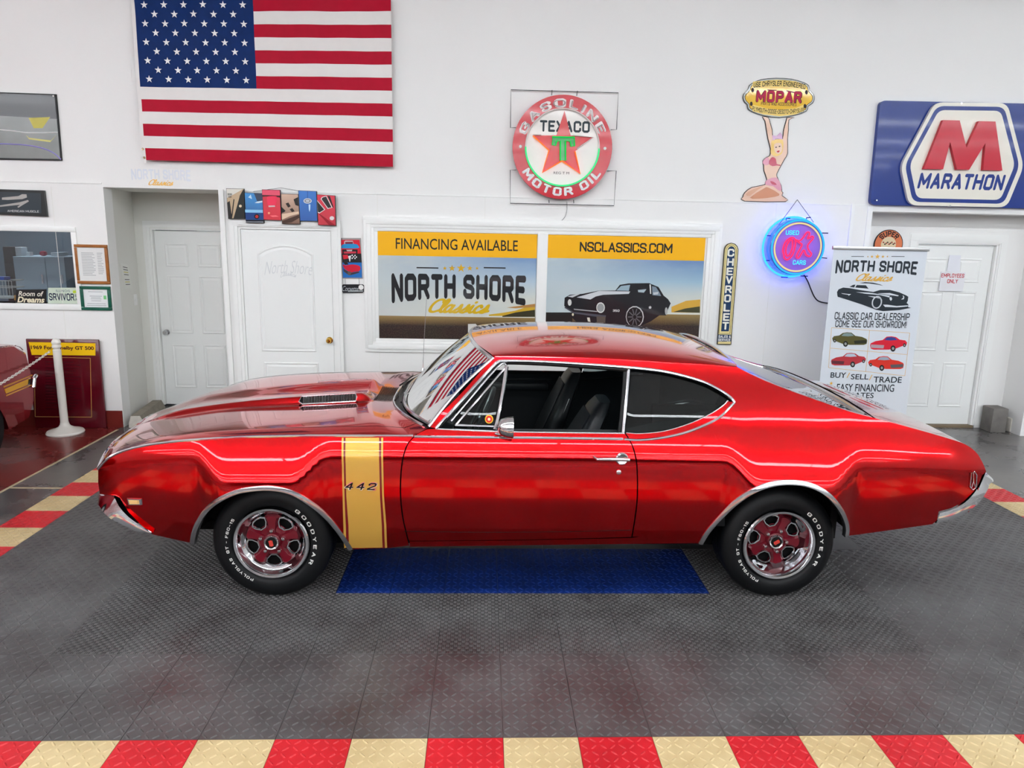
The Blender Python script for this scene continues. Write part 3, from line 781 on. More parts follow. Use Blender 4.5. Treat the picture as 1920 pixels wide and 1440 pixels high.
# tail face below the deck
def tail_pt(u, v):
    s = .80*v; a = rear_pt(1.0, v); b = Vector((a.x-.03, YC-v*.78, .50)); return a.lerp(b, u)
patch('tail_face', lambda u, v: tail_pt(u, -1+2*v)-CARO, 6, 24, m_red, car, flip=False)
for sd in BOTH:
    for k in (0, 1):
        a, b = tail_pt(.18, sd*(.45+.22*k)), tail_pt(.55, sd*(.60+.22*k))
        MB().box(Vector((a.x-.01, min(a.y, b.y), b.z))-CARO, Vector((a.x+.012, max(a.y, b.y), a.z))-CARO, .006).build('tail_lamp', m_lensred, car)

# ---- bumpers
def bumper(name, rows):
    """rows: (top pixel, bottom pixel, s) round the near corner, then (x, s, ztop, zbot) to the centre; mirrored"""
    T, B = [], []
    for r in rows:
        if len(r) == 3:
            t, b = onY(*r[0], YC-r[2]), onY(*r[1], YC-r[2]); T.append(Vector((t.x, r[2], t.z))); B.append(Vector((b.x, r[2], b.z)))
        else: T.append(Vector((r[0], r[1], r[2]))); B.append(Vector((r[0], r[1], r[3])))
    T, B = crom(T, 4), crom(B, 4)
    mir = lambda L: L+[Vector((p.x, -p.y, p.z)) for p in L[::-1][1:]]
    T, B = mir(T), mir(B); n = len(T); R = 9; vs = []
    for i in range(n):
        t = T[min(i+1, n-1)]-T[max(i-1, 0)]; t.z = 0; t.normalize(); nn = Vector((-t.y, t.x, 0))
        if nn.dot(Vector((T[i].x-.4, T[i].y, 0))) < 0: nn = -nn
        h = (T[i]-B[i]).length
        for k in range(R):
            f = k/(R-1); o = (-.035 if k in (0, R-1) else 0) + .004*math.sin(math.pi*f); f = max(0, min(1, (k-1)/(R-3)))
            q = T[i].lerp(B[i], f)+nn*o; q.z -= .03 if k == 0 else 0; vs.append(Vector((q.x, YC-q.y, q.z))-CARO)
    fs = [(i*R+k, (i+1)*R+k, (i+1)*R+k+1, i*R+k+1) for i in range(n-1) for k in range(R-1)]
    return MB().add(vs, fs, True).build(name, m_chrome, car)
bumper('front_bumper', [((284,997),(284,1002),.868),((262,984),(255,996),.872),((240,968),(230,984),.872),((224,950),(210,974),.868),((214,932),(196,962),.855),((202,928),(187,949),.825),((188,927.5),(184,943),.775),(-2.125,.62,.60,.515),(-2.165,.40,.60,.49),(-2.19,0,.60,.48)])
bumper('rear_bumper', [((1762,962),(1755,981),.835),((1785,955),(1786,974),.835),((1809,942),(1809,963),.828),((1828,922),(1835,942),.81),((1837,906),(1849,922),.78),((1842,893),(1855,908),.73),((1850,887),(1858,898),.64),(2.945,.35,.712,.60),(2.96,0,.71,.59)])

# ---- nose: grille, headlamps
def nose_pt(u, v):
    a = hood_pt(0.0, v); b = Vector((a.x+.03, a.y, .56)); return a.lerp(b, u)
patch('grille', lambda u, v: nose_pt(u, -1+2*v)+Vector((.06*(1-abs(2*v-1)**6), 0, 0))-CARO, 6, 40, m_black, car, flip=True)
strip_tube('nose_moulding', lambda t: hood_pt(0.0, -1+2*t), 40, .008, m_chrome)
for sd in BOTH:
    for s in (.66, .47):
        c = nose_pt(.52, sd*s/.8)+Vector((.03, 0, 0))-CARO
        h = MB().lathe([(.001,-.03),(.05,-.022),(.078,0),(.085,.02)], 'x', c, 24).build('headlamp', m_clear, car)
        MB().lathe([(.082,.01),(.09,-.012),(.096,.005),(.094,.03)], 'x', c, 24).build('lamp_bezel', m_chrome, h)

# ---- side details
def side_box(name, corners, m, sd, h, parent=car, off=0):
    q = sp(corners, 1, False); vs = [P3(p, sd, off)-CARO for p in q]+[P3((p-sum(q, Vector((0,0)))/len(q))*.85+sum(q, Vector((0,0)))/len(q), sd, off+h)-CARO for p in q]
    n = len(q); fs = [tuple(range(n, 2*n))]+[(i, (i+1) % n, (i+1) % n+n, i+n) for i in range(n)]
    return MB().add(vs, fs).build(name, m, parent)
for sd in BOTH:
    mk = side_box('side_marker', [(238,933.5),(266,934.5),(267,946.5),(241,946.5)], m_chrome, sd, .010)
    side_box('lens', [(242,936.5),(262,937),(263,944),(244,944)], m_amber, sd, .006, mk, .010)
    # door handle
    dh = MB(); pts = [(1113,856),(1118,858),(1140,857),(1162,857.5),(1178,859)]
    hp = [P3(q, sd, o)-CARO for q, o in zip(sp(pts, 1, False), (.004, .03, .038, .038, .03))]
    dh.tube(hp, [.006,.008,.009,.010,.009], 10)
    c = P3(sproj(1166,860), sd, .0)-CARO; dh.lathe([(.034,0),(.034,.006),(.028,.012),(.015,.006),(.0,.004)], 'y', c, 20) if sd < 0 else dh.lathe([(.034,0),(.034,-.006),(.028,-.012),(.015,-.006),(.0,-.004)], 'y', c, 20)
    h = dh.build('door_handle', m_chrome, doors[sd])
    c = P3(sproj(1160,885), sd, .0)-CARO
    MB().lathe([(.013,0),(.013,-.006*sd),(.009,-.009*sd),(0,-.009*sd)], 'y', c, 16).build('door_lock', m_chrome, doors[sd])
    # rear quarter emblem
    em = MB(); pts = sp([(1820,886),(1826,884),(1830,890),(1829,913),(1823,918),(1818,913)], 1, False)
    em.tube([P3(q, sd, .006)-CARO for q in pts], .0028, 6, True); em.tube([P3(q, sd, .006)-CARO for q in sp([(1824,884),(1824,902),(1828,914)], 1, False)], .0028, 6); em.tube([P3(q, sd, .006)-CARO for q in sp([(1824,902),(1820,914)], 1, False)], .0028, 6)
    em.build('emblem', m_chrome, car)
# 442 numerals on the near and far fender
def side_text(body, px0, py0, px1, py1, m, sd, name, stroke, depth=.004, shear=.25):
    vs, fs = text_mesh(body, 1, 0, shear, 0, stroke=stroke, spacing=1.3)
    a, b = sproj(px0, py0), sproj(px1, py1); w, h = b.x-a.x, a.y-b.y
    vs = fit(vs, w, h, (a.x+b.x)/2, (a.y+b.y)/2)
    if sd < 0: vs = [Vector((a.x+b.x-v.x, v.y, v.z)) for v in vs]
    V = [P3((v.x, v.y), sd, .0025)-CARO for v in vs]+[P3((v.x, v.y), sd, .0025+depth)-CARO for v in vs]; n = len(vs)
    F = [tuple(i+n for i in f) for f in fs]; ed = {}
    for f in fs:
        for i in range(len(f)):
            e = (f[i], f[(i+1) % len(f)]); ed[e] = ed.get(e, 0)+1
    for (a_, b_) in ed:
        if (b_, a_) not in ed: F.append((a_, b_, b_+n, a_+n))
    return MB().add(V, F).build(name, m, car)
for sd in BOTH:
    side_text('442', 645, 903, 709, 919.5, m_chrome, sd, 'numeral_badge', .27, .003)
    side_text('442', 647, 904.5, 707, 918, m_black, sd, 'numeral_inlay', .15, .0045)

# ---- glass of the doors and quarters, vent window frame, B post
g_vent = sp([(838,798),(943,693),(946,690),(926,799)], 1, False)
g_qtr = [p for p in c_topW if .80 < p.x < 1.36] + [sproj(1366,752)] + q_low[::-1]
for sd in BOTH:
    side_panel('quarter_glass', g_qtr, m_glassd, sd, -.022, 0, .05)
    side_panel('vent_glass', g_vent, m_glass, sd, -.014, 0, .08, parent=doors[sd])
    side_line('vent_frame', sp([(855,797),(942,697),(947,691)], 4), .0065, m_chrome, sd, -.008, doors[sd])
    side_line('vent_frame', sp([(846,790),(932,690),(950,686)], 4), .006, m_steel, sd, -.004, doors[sd])
    side_line('vent_frame', sp([(950,688),(943,735),(934,785),(928,806)], 3), .0105, m_chrome, sd, -.006, doors[sd])
    side_line('vent_frame', sp([(853,797.5),(926,799.5)], 3), .006, m_chrome, sd, -.006, doors[sd])
    side_line('window_seal', sp([(825,800),(936,684),(950,681),(1012,683),(1106,689),(1178,695)], 4), .010, m_black, sd, -.012)
    side_line('quarter_frame', sp([(1179,694),(1176,740),(1172,780),(1169,812)], 3), .0095, m_steel, sd, -.010)
    side_line('quarter_seal', sp([(1174,694),(1171,740),(1167,780),(1163,812)], 3), .011, m_black, sd, -.022)
    side_line('window_seal', [p for p in c_topW if .80 < p.x < 1.35], .011, m_black, sd, -.012)
# round sticker on the vent glass (near side)
for r, mm, o in ((.022, mat('sticker yellow', (235, 185, 40), .5), 0), (.017, mat('sticker red', (205, 40, 30), .5), .001), (.007, mat('sticker cream', (240, 220, 170), .5), .002)):
    c = sproj(917, 787)
    side_panel('window_sticker', [Vector((c.x+r*math.cos(a*math.pi/10), c.y+r*math.sin(a*math.pi/10))) for a in range(20)], mm, 1, -.012+o, 0, .05, parent=doors[1])
# mirror
mm_ = empty('side_mirror', P3(sproj(939, 811), 1, 0)-CARO, car)
b = MB(); b.tube([(0, .01, -.004), (.0, -.025, .012), (.02, -.075, .035)], [.022, .014, .012], 10); b.lathe([(.03,-.002),(.03,.003),(.0,.006)], 'z', (-.005, .0, -.004), 16); b.build('mirror_arm', m_chrome, mm_)
h = MB(); h.lathe([(0,-.05),(.026,-.047),(.044,-.03),(.053,0),(.057,.028),(.055,.032),(.05,.030),(0,.026)], 'x', (.03, -.088, .052), 28); h.build('mirror_head', m_chrome, mm_)
# aerial on the far fender top
a0 = onY(793, 693, YC+.78)
ae = MB().tube([a0-CARO, onY(795, 640, YC+.78)-CARO, onY(800, 556, YC+.80)-CARO], [.0022, .0018, .0014], 6); ae.lathe([(.014,-.006),(.012,.004),(.006,.014),(0,.016)], 'z', a0-CARO, 12); ae.build('aerial', m_steel, car)

# ---- interior
def ibox(name, x0, x1, s0, s1, z0, z1, m, bev=.02, parent=car):
    return MB().box(Vector((x0, YC-s1, z0))-CARO, Vector((x1, YC-s0, z1))-CARO, bev).build(name, m, parent)
ibox('cabin_floor', -.72, 1.25, -.80, .80, .33, .37, m_carpet, 0); ibox('rear_floor', 1.25, 2.0, -.60, .60, .33, .37, m_carpet, 0)
ibox('firewall', -.62, -.56, -.70, .70, .34, .90, m_black, 0)
ibox('rear_bulkhead', 1.98, 2.02, -.78, .78, .34, 1.03, m_black, 0)
for sd in BOTH:
    o = side_panel('door_card', sp([(800,812),(1171,815),(1370,770),(1370,1000),(800,1000)], 1, False), m_vinyl, sd, -.10, 0, .08)
    side_line('card_trim', sp([(830,830),(1000,830),(1180,830),(1330,812)], 3), .004, m_steel, sd, -.105)
    a = P3(sproj(930, 850), sd, -.13); MB().box(a-CARO+Vector((0, -.03, -.02)), a-CARO+Vector((.42, .03, .03)), .012).build('armrest', m_vinyl, car)
dash = MB(); dash.add([Vector((x, YC-s, z))-CARO for s in (-.70, .70) for x, z in [(-.35,.985),(-.22,.99),(-.16,.965),(-.17,.86),(-.22,.80),(-.4,.78)]], [(0,1,7,6),(1,2,8,7),(2,3,9,8),(3,4,10,9),(4,5,11,10),(0,6,11,5),(5,4,3,2,1,0),(6,7,8,9,10,11)]); dash.build('dashboard', m_vinyl, car)
# steering wheel: driver sits on the near (left) side
sw = empty('steering_wheel', Vector((-.02, YC-.36, .93))-CARO, car, (0, math.radians(-62), 0))
r = MB(); r.tube([(.19*math.cos(a*math.pi/16), .19*math.sin(a*math.pi/16), 0) for a in range(32)], .012, 8, True); r.build('rim', m_vinyl, sw)
r = MB()
for a in (.2, math.pi-.2, -math.pi/2): r.tube([(0, 0, -.02), (.185*math.cos(a), .185*math.sin(a), 0)], .010, 6)
r.lathe([(0,.01),(.04,.005),(.045,-.02),(.02,-.06)], 'z', (0,0,0), 16); r.build('spokes', m_steel, sw)
MB().tube([(0,0,-.02), (0,0,-.3)], .025, 10).build('column', m_black, sw)
def bucket(name, x, s, top, tilt):
    t = empty(name, Vector((x, YC-s, .37))-CARO, car)
    MB().box((-.25, -.25, .0), (.28, .25, .22), .05).build('cushion', m_vinyl, t)
    L = top-.55; N = 12; vs = []; R = 20
    for i in range(N+1):
        f = i/N; z = .18+L*f; xx = .24+tilt*f+.03*f*f
        wd = lerp(.25, .235, f) if f < .55 else lerp(.235, .13, (f-.55)/.45)
        th = lerp(.085, .05, f)
        if f > .93: wd *= .93; th *= .7
        for k in range(R):
            a = 2*math.pi*k/R; ca, sa = math.cos(a), math.sin(a)
            vs.append((xx+th*math.copysign(abs(ca)**.6, ca), wd*math.copysign(abs(sa)**.5, sa), z))
    fs = [(i*R+k, i*R+(k+1) % R, (i+1)*R+(k+1) % R, (i+1)*R+k) for i in range(N) for k in range(R)]+[tuple(range(R)), tuple(N*R+k for k in range(R))[::-1]]
    b = MB().add(vs, fs, True).build('backrest', m_vinyl, t)
    for k in range(13):          # ribbed pleats
        y = -.15+k*.025
        MB().tube([(.24+tilt*f+.03*f*f-lerp(.085, .05, f)-.002, y*(1 if f < .55 else lerp(1, .62, (f-.55)/.45)), .18+L*f) for f in (.12, .3, .5, .7, .86)], .007, 5).build('pleat', m_vinyl, b)
    MB().tube([(.24+tilt*f+.03*f*f+.01, -.235*(1 if f < .55 else lerp(1, .78, (f-.55)/.45)), .18+L*f) for f in (.0, .2, .4, .55, .7)], .0035, 6).build('trim_strip', m_steel, b)
    return t
bucket('bucket_seat', .25, .37, 1.05, .20)
bucket('bucket_seat', .20, -.37, 1.09, .17)
o = MB(); o.box((1.22, -.62, .37), (1.75, .62, .60), .06); o.build('rear_cushion', m_vinyl, car, off=Vector((CARO.x, 0, 0)))
o = MB(); o.add([(x-CARO.x, s, z) for s in (-.62, .62) for x, z in [(1.62,.55),(1.80,.95),(1.90,.95),(1.85,.5)]], [(0,1,5,4),(1,2,6,5),(2,3,7,6),(0,4,7,3),(3,2,1,0),(4,5,6,7)]); o.build('rear_backrest', m_vinyl, car)
ibox('parcel_shelf', 1.72, 2.16, -.66, .66, .98, 1.0, m_black, 0)
# pillar trims so that the cabin is closed round the rear
for sd in BOTH:
    side_panel('sail_trim', sp([(1370,752),(1383,700),(1500,745),(1620,785),(1500,860),(1370,780)], 1, False), m_black, sd, -.03, 0, .06)
# ---- underbody, wheel wells, exhaust
ibox('underbody', -1.75, 2.05, -.62, .62, .31, .36, m_gap, 0)
for s0, s1 in ((.42, .54), (-.54, -.42)): ibox('added_frame_rail', -1.45, 1.95, s0, s1, .19, .31, m_gap, .01)  # unseen rails added to block light passing under the car
ibox('exhaust_pipe', -.6, 1.9, .12, .22, .18, .28, m_gap, .04)
ibox('inner_sill', -.72, 1.22, .60, .86, .345, .40, m_gap, 0); ibox('inner_sill', -.72, 1.22, -.86, -.60, .345, .40, m_gap, 0)
XF, XR, ZH = -1.140, 1.672, .328
for x in (XF, XR):
    for sd in BOTH:
        w = MB().lathe([(.40, 0), (.405, .27*sd)], 'y', Vector((x, YC-sd*.85, .36))-CARO, 24, (.1, math.pi-.1))
        w.build('wheel_well', m_gap, car)
        MB().box(Vector((x-.42, YC-sd*.58-.01, .34))-CARO, Vector((x+.42, YC-sd*.58+.01, .80))-CARO).build('well_panel', m_gap, car)
for a, b in (((-1.82, .30), (-1.60, .36)),):
    MB().box(Vector((-1.80, YC-.80, .355))-CARO, Vector((-1.56, YC+.80, .42))-CARO, .01).build('front_valance', m_black, car)
fillers = MB()
MB().box(Vector((-1.98, YC-.8, .42))-CARO, Vector((-1.55, YC+.8, .60))-CARO).build('nose_filler', m_gap, car)
MB().box(Vector((2.1, YC-.72, .56))-CARO, Vector((2.80, YC+.72, .62))-CARO).build('tail_filler', m_gap, car)

# ---- wheels
def wheel(x, sd, dish):
    yo = YC-sd*.842                          # outer sidewall plane
    w = empty('wheel', Vector((x, yo, ZH))-CARO, car)
    d = sd                                   # +sd*y is inward
    R = ZH-.004
    ty = MB().lathe([(.205,.012*d),(.215,-.004*d),(.24,-.013*d),(.275,-.012*d),(.300,.0*d),(.316,.012*d),(.325,.03*d),(R,.05*d),(R,.19*d),(.315,.215*d),(.27,.232*d),(.21,.22*d)], 'y', (0,0,0), 72)
    ty.build('tyre', m_rub, w)
    g = MB()
    for q in (.075, .12, .165): g.lathe([(R+.0005, q*d-.004),(R+.0005, q*d+.004)], 'y', (0,0,0), 48)
    g.build('tread_groove', m_gap, w)
    MB().lathe([(.206,.006*d),(.206,-.010*d),(.200,-.016*d),(.188,-.014*d),(.181,-.004*d),(.176,.02*d),(.168,dish*.6*d),(.150,dish*d)], 'y', (0,0,0), 72).build('trim_ring', m_chrome, w)
    MB().lathe([(.16,(dish+.02)*d),(.0,(dish+.03)*d)], 'y', (0,0,0), 40).build('wheel_back', m_gap, w)
    # five red spokes cut as one pressed disc with five windows
    y0 = dish-.004; disc = MB(); N = 5
    rot = math.radians(90 if x < 0 else 66)
    def pol(r, a): return (r*math.cos(a), r*math.sin(a))
    for k in range(N):
        a = rot+2*math.pi*k/N
        prof = [(.046,-.5),(.080,-.36),(.108,-.29),(.140,-.33),(.151,-.20),(.151,0),(.151,.20),(.140,.33),(.108,.29),(.080,.36),(.046,.5)]
        out = [pol(r, a+t) for r, t in prof]
        ridge = [pol(r, a+t) for r, t in [(.05,-.3),(.082,-.22),(.11,-.18),(.136,-.20),(.143,-.1),(.143,0),(.143,.1),(.136,.20),(.11,.18),(.082,.22),(.05,.3)]]
        vs = [(p[0], y0*d, p[1]) for p in out]+[(p[0], (y0-.022)*d, p[1]) for p in ridge]+[(p[0], (y0+.015)*d, p[1]) for p in out]
        n = len(out); fs = [tuple(range(n, 2*n))]+[(i, (i+1) % n, (i+1) % n+n, i+n) for i in range(n)]+[(i, (i+1) % n, (i+1) % n+2*n, i+2*n) for i in range(n)]
        MB().add(vs, fs).build('spoke', m_wheel, w)
        b = a+math.pi/N                      # bright-edged window between spokes
        win = [pol(.086, b-.17),(pol(.086, b+.17)),pol(.112, b+.32),pol(.134, b+.32),pol(.145, b+.17),pol(.147, b),pol(.145, b-.17),pol(.134, b-.32),pol(.112, b-.32)]
        MB().tube([(p[0], (y0-.006)*d, p[1]) for p in win], .0058, 6, True).build('window_rim', m_chrome, w)
        c = pol(.066, a+math.pi/N)
        c = pol(.064, a)
        MB().lathe([(.0,-.042*d+y0*d),(.009,-.040*d+y0*d),(.011,-.02*d+y0*d),(.017,-.012*d+y0*d),(.017,y0*d)], 'y', (c[0], 0, c[1]), 12).build('lug_nut', m_chrome, w)
    MB().lathe([(.092,(y0+.004)*d),(.075,(y0-.014)*d),(.052,(y0-.012)*d),(.045,(y0-.03)*d),(.034,(y0-.035)*d)], 'y', (0,0,0), 40).build('hub', m_wheel, w)
    hc = MB().lathe([(.040,(y0-.03)*d),(.040,(y0-.05)*d),(.036,(y0-.055)*d),(.032,(y0-.052)*d),(.030,(y0-.050)*d)], 'y', (0,0,0), 40).build('centre_cap', m_chrome, w)
    MB().lathe([(.031,(y0-.050)*d),(0,(y0-.051)*d)], 'y', (0,0,0), 32).build('cap_face', m_black, hc)
    e = MB(); ra = math.radians(100 if x < 0 else 32)
    for o, hw, hh in ((0, .018, .0035), (.0075, .016, .003), (-.0075, .016, .003)):
        q = [(-hw, o-hh), (hw, o-hh), (hw, o+hh), (-hw, o+hh)]
        e.add([(u*math.cos(ra)-v*math.sin(ra), (y0-.0525)*d, u*math.sin(ra)+v*math.cos(ra)) for u, v in q], [(0,1,2,3)])
    e.build('cap_emblem', mat('emblem red', (215, 70, 60), .4), hc)
    if sd > 0:
        for body, ang, span, hh, sp_ in (('GOODYEAR', 12, 84, .019, 1.7), ('POLYGLAS  GT - F60-15', 194, 100, .0155, 1.3)):
            r = .238; vs, fs = text_mesh(body, 1, .025, 0, 0, spacing=sp_); vs = fit(vs, r*math.radians(span), hh)
            pts = [((r+v.y)*math.cos(math.radians(ang)-v.x/r), (r+v.y)*math.sin(math.radians(ang)-v.x/r)) for v in vs]
            MB().add([(p[0], -.0142, p[1]) for p in pts], fs).build('tyre_lettering', m_white, w)
    return w
for sd in BOTH:
    wheel(XF, sd, .045); wheel(XR, sd, .085)
# ------------------------------------------------------------------ things on and along the back wall
def pm(rgb, rough=.45, coat=0, metal=0, name=None):
    return mat(name or ('paint %d %d %d%s%s' % (*rgb, ' gloss' if coat else '', ' metal' if metal else '')), rgb, rough, metal, coat, .06)
def WR(x0, y0, x1, y1, Y):
    xm, ym = (x0+x1)/2, (y0+y1)/2
    return onY(x0, ym, Y).x, onY(x1, ym, Y).x, onY(xm, y1, Y).z, onY(xm, y0, Y).z      # xa, xb, za, zb
def crop(ox, oy, s): return lambda *pts: [(ox+x/s, oy+y/s) for x, y in pts]
class Sign:
    def __init__(s, name, label, cat, base_px, Y=None, group=None, kind=None, z=None):
        s.Y = YW if Y is None else Y
        o = onY(*base_px, s.Y); s.O = Vector((o.x, s.Y, o.z if z is None else z)); s.root = empty(name, s.O)
        tag(s.root, label, cat, group, kind)
    def w(s, p, d=0): q = onY(p[0], p[1], s.Y-d); return q
    def poly(s, name, pts, d0, d1, m, parent=None, smooth=0):
        q = [s.w(p, d1) for p in pts]; P = [(v.x, v.z) for v in q]
        if smooth: P = [(v.x, v.y) for v in crom([Vector(p) for p in P], smooth, True)]
        return MB().prism(P, s.Y-d1, s.Y-d0, lambda u, v, d: Vector((u, d, v))).build(name, m, parent or s.root, s.O)
    def rect(s, name, box, d0, d1, m, parent=None, bev=0):
        xa, xb, za, zb = WR(*box, s.Y-d1)
        return MB().box((xa, s.Y-d1, za), (xb, s.Y-d0, zb), bev).build(name, m, parent or s.root, s.O)
    def disc(s, name, c, r, d0, d1, m, parent=None, n=48, r_in=None):
        q = s.w(c, d1); a0, a1 = s.Y-d0-q.y, 0.0
        pr = [(0, 0), (r, 0), (r, d1-d0)] if r_in is None else [(r_in, d1-d0), (r_in, 0), (r, 0), (r, d1-d0)]
        return MB().lathe(pr, 'y', q, n).build(name, m, parent or s.root, s.O)
    def text(s, name, body, box, d, m, parent=None, bold=0, shear=0, warp=0, arch=0, spacing=1, th=.0012, lspace=1, plain=False):
        xa, xb, za, zb = WR(*box, s.Y-d)
        vs, fs = text_mesh(body, 1, bold, shear, 0, spacing=spacing, lspace=lspace, plain=plain); vs = fit(vs, xb-xa, zb-za, 0, 0)
        hw, hh = (xb-xa)/2, (zb-za)/2; out = []
        for v in vs:
            t = v.x/hw; y = v.y
            y = hh-(hh-y)*(1+warp*t*t) + arch*hh*(1-t*t)
            out.append(Vector(((xa+xb)/2+v.x, s.Y-d-v.z, (za+zb)/2+y)))
        n = len(out)
        return MB().add(out, fs).build(name, m, parent or s.root, s.O, recalc=False)
    def tube(s, name, pts, r, d, m, parent=None, closed=False, smooth=0, n=8):
        q = [s.w(p, d) for p in pts]
        if smooth: q = crom(q, smooth, closed)
        return MB().tube(q, r, n, closed).build(name, m, parent or s.root, s.O)
    def star(s, name, c, r, d, m, parent=None, k=.4):
        q = s.w(c, d); P = [(q.x+(r if i % 2 == 0 else r*k)*math.sin(i*math.pi/5), q.z+(r if i % 2 == 0 else r*k)*math.cos(i*math.pi/5)) for i in range(10)]
        return MB().prism(P, s.Y-d, s.Y-d+.001, lambda u, v, dd: Vector((u, dd, v))).build(name, m, parent or s.root, s.O)
def ring_text(sg, name, body, c, r, a_mid, span, h, d, m, bold=.03, flip=False, spacing=1.0, parent=None, th=0):
    """lettering bent on a circle in the wall plane; angles in degrees, 90 = top"""
    vs, fs = text_mesh(body, 1, bold, 0, 0, spacing=spacing); vs = fit(vs, r*math.radians(span), h); q = sg.w(c, d); am = math.radians(a_mid); out = []
    for v in vs:
        a = am-v.x/r if not flip else am+v.x/r; rr = r+v.y if not flip else r-v.y
        out.append(Vector((q.x+rr*math.cos(a), q.y, q.z+rr*math.sin(a))))
    return MB().add(out, fs).build(name, m, parent or sg.root, sg.O, recalc=False)

BLACK = pm((22, 22, 24)); WHITE = pm((238, 238, 236)); YEL = pm((250, 186, 12)); CREAM = pm((240, 226, 180)); SILVER = mat('brushed aluminium', (200, 200, 202), .3, 1)

# ---- doors -------------------------------------------------------
def panel_door(name, Y, x0, x1, z0, z1, panels, arch=None, casing=.07, knob=None, knobm=None, cp=.055):
    t = struct(empty(name, ((x0+x1)/2, Y, z0)))
    O = Vector(((x0+x1)/2, Y, z0))
    MB().box((x0, Y-.0, z0), (x1, Y+.04, z1)).build('leaf', m_door, t, O)
    for (a, b, c, d) in panels:
        pa, pb, pc, pd = lerp(x0, x1, a), lerp(x0, x1, b), lerp(z0, z1, c), lerp(z0, z1, d)
        top = [(pb, pd), (pa, pd)]
        if arch and d > .8:
            top = [(lerp(pb, pa, k/14), pd-arch+arch*math.sin(math.pi*k/14)**.8 if 0 < k < 14 else pd-arch) for k in range(15)]
        out = [(pa, pc), (pb, pc)]+top
        cx, cz = (pa+pb)/2, (pc+pd)/2
        inset = lambda e: [(cx+(x-cx)*(1-2*e/(pb-pa)), cz+(z-cz)*(1-2*e/(pd-pc))) for x, z in out]
        n = len(out); vs = []
        for pts, y in ((out, Y-.001), (inset(.010), Y+.012-.012), (inset(.016), Y-.010), (inset(.045), Y-.012), (inset(.06), Y-.004)):
            vs += [Vector((x, y, z)) for x, z in pts]
        ys = [-.001, -.009, -.009, -.002, -.008]; vs = []
        for pts, y in zip((out, inset(.006), inset(.013), inset(.022), inset(.045)), ys): vs += [Vector((x, Y+y, z)) for x, z in pts]
        fs = [(k*n+i, k*n+(i+1) % n, (k+1)*n+(i+1) % n, (k+1)*n+i) for k in range(4) for i in range(n)]+[tuple(4*n+i for i in range(n))]
        MB().add(vs, fs).build('panel', m_door, t, O)
    if casing:
        for nm, a, b in (('casing', (x0-.025-casing, z0), (x0-.025, z1+.03)), ('casing', (x1+.025, z0), (x1+.025+casing, z1+.03)), ('casing', (x0-.025-casing, z1+.03), (x1+.025+casing, z1+.03+casing))):
            c = MB()
            c.box((a[0], Y-cp, a[1]), (b[0], Y-cp+.02, b[1]))
            if nm == 'casing':
                c.box((a[0]+.012, Y-cp-.007, a[1]+(.012 if b[1]-a[1] < .2 else 0)), (b[0]-.03, Y-cp+.005, b[1]-(.012 if b[1]-a[1] < .2 else 0)))
            c.build('casing', m_trimw, t, O)
        for a, b in ((x0-.025, x0-.004), (x1+.004, x1+.025)): MB().box((a, Y-cp+.015, z0), (b, Y+.05, z1+.006)).build('jamb', m_trimw, t, O)
        MB().box((x0-.025, Y-cp+.015, z1+.006), (x1+.025, Y+.05, z1+.03)).build('jamb', m_trimw, t, O)
    if knob:
        k = Vector((knob[0], Y, knob[1]))
        MB().lathe([(0,-.065),(.018,-.063),(.027,-.05),(.028,-.04),(.02,-.028),(.012,-.02),(.012,-.008),(.032,-.006),(.034,0)], 'y', k, 24).build('knob', knobm, t, O)
    return t, O
six = [(.13,.44,.80,.93),(.56,.87,.80,.93),(.13,.44,.42,.75),(.56,.87,.42,.75),(.13,.44,.10,.355),(.56,.87,.10,.355)]
m_brass = mat('polished brass', (214, 170, 70), .15, 1)
k1 = onY(306, 624, AY)
panel_door('door_1', AY-.0+.05, -3.625, -2.81, .01, 1.965, six, None, .07, (k1.x+.02, k1.z), m_steel)
D2 = YW-.02; d2a, d2b, d2z1, _ = WR(451, 432, 622, 700, D2)
d2x0 = onY(452, 445, D2).x; d2x1 = onY(620, 445, D2).x; d2t = onY(535, 432, D2).z; k2 = onY(618, 638, D2)
door2, O2 = panel_door('door_2', D2-.0, d2x0, d2x1, .0, d2t, [(.17,.80,.40,.93),(.19,.82,.07,.345)], .085, .075, (k2.x, k2.z), m_brass, .022)
etch = pm((220, 222, 223), .5)
sx = (d2x0+d2x1)/2
for body, box, nm in (('North Shore', (496, 492, 586, 516), 'etched_lettering'), ('Classics', (526, 512, 556, 521), 'etched_lettering')):
    xa, xb, za, zb = WR(*box, D2); vs, fs = text_mesh(body, 1, -.012, .45, 0, plain=True); vs = fit(vs, xb-xa, zb-za, (xa+xb)/2, (za+zb)/2)
    MB().add([Vector((v.x, D2-.0095-v.z, v.y+.02*(1-((v.x-(xa+xb)/2)/((xb-xa)/2))**2))) for v in vs], fs).build(nm, etch, door2, O2, recalc=False)
door3, O3 = panel_door('door_3', BY+.05, 4.60, 5.455, .015, 1.985, six, None, .085)
MB().box((4.58, BY-.01, FZ), (5.48, BY+.1, .012)).build('threshold', pm((120, 104, 84), .6), door3, O3)
sg = Sign('door_notice', 'white paper notice reading EMPLOYEES ONLY on the right door', 'notice', (1785, 546), BY+.04)
sg.rect('paper', (1763, 510, 1808, 546), 0, .012, pm((234, 234, 238), .7)); sg.text('lettering', 'EMPLOYEES', (1765, 513, 1808, 520.5), .0135, pm((190, 40, 50)), bold=.02); sg.text('lettering', 'ONLY', (1776, 523.5, 1796, 531), .0135, pm((190, 40, 50)), bold=.02)
sg = Sign('paper_sheet', 'blank white paper taped above the employees notice on the right door', 'paper', (1790, 508), BY+.04)
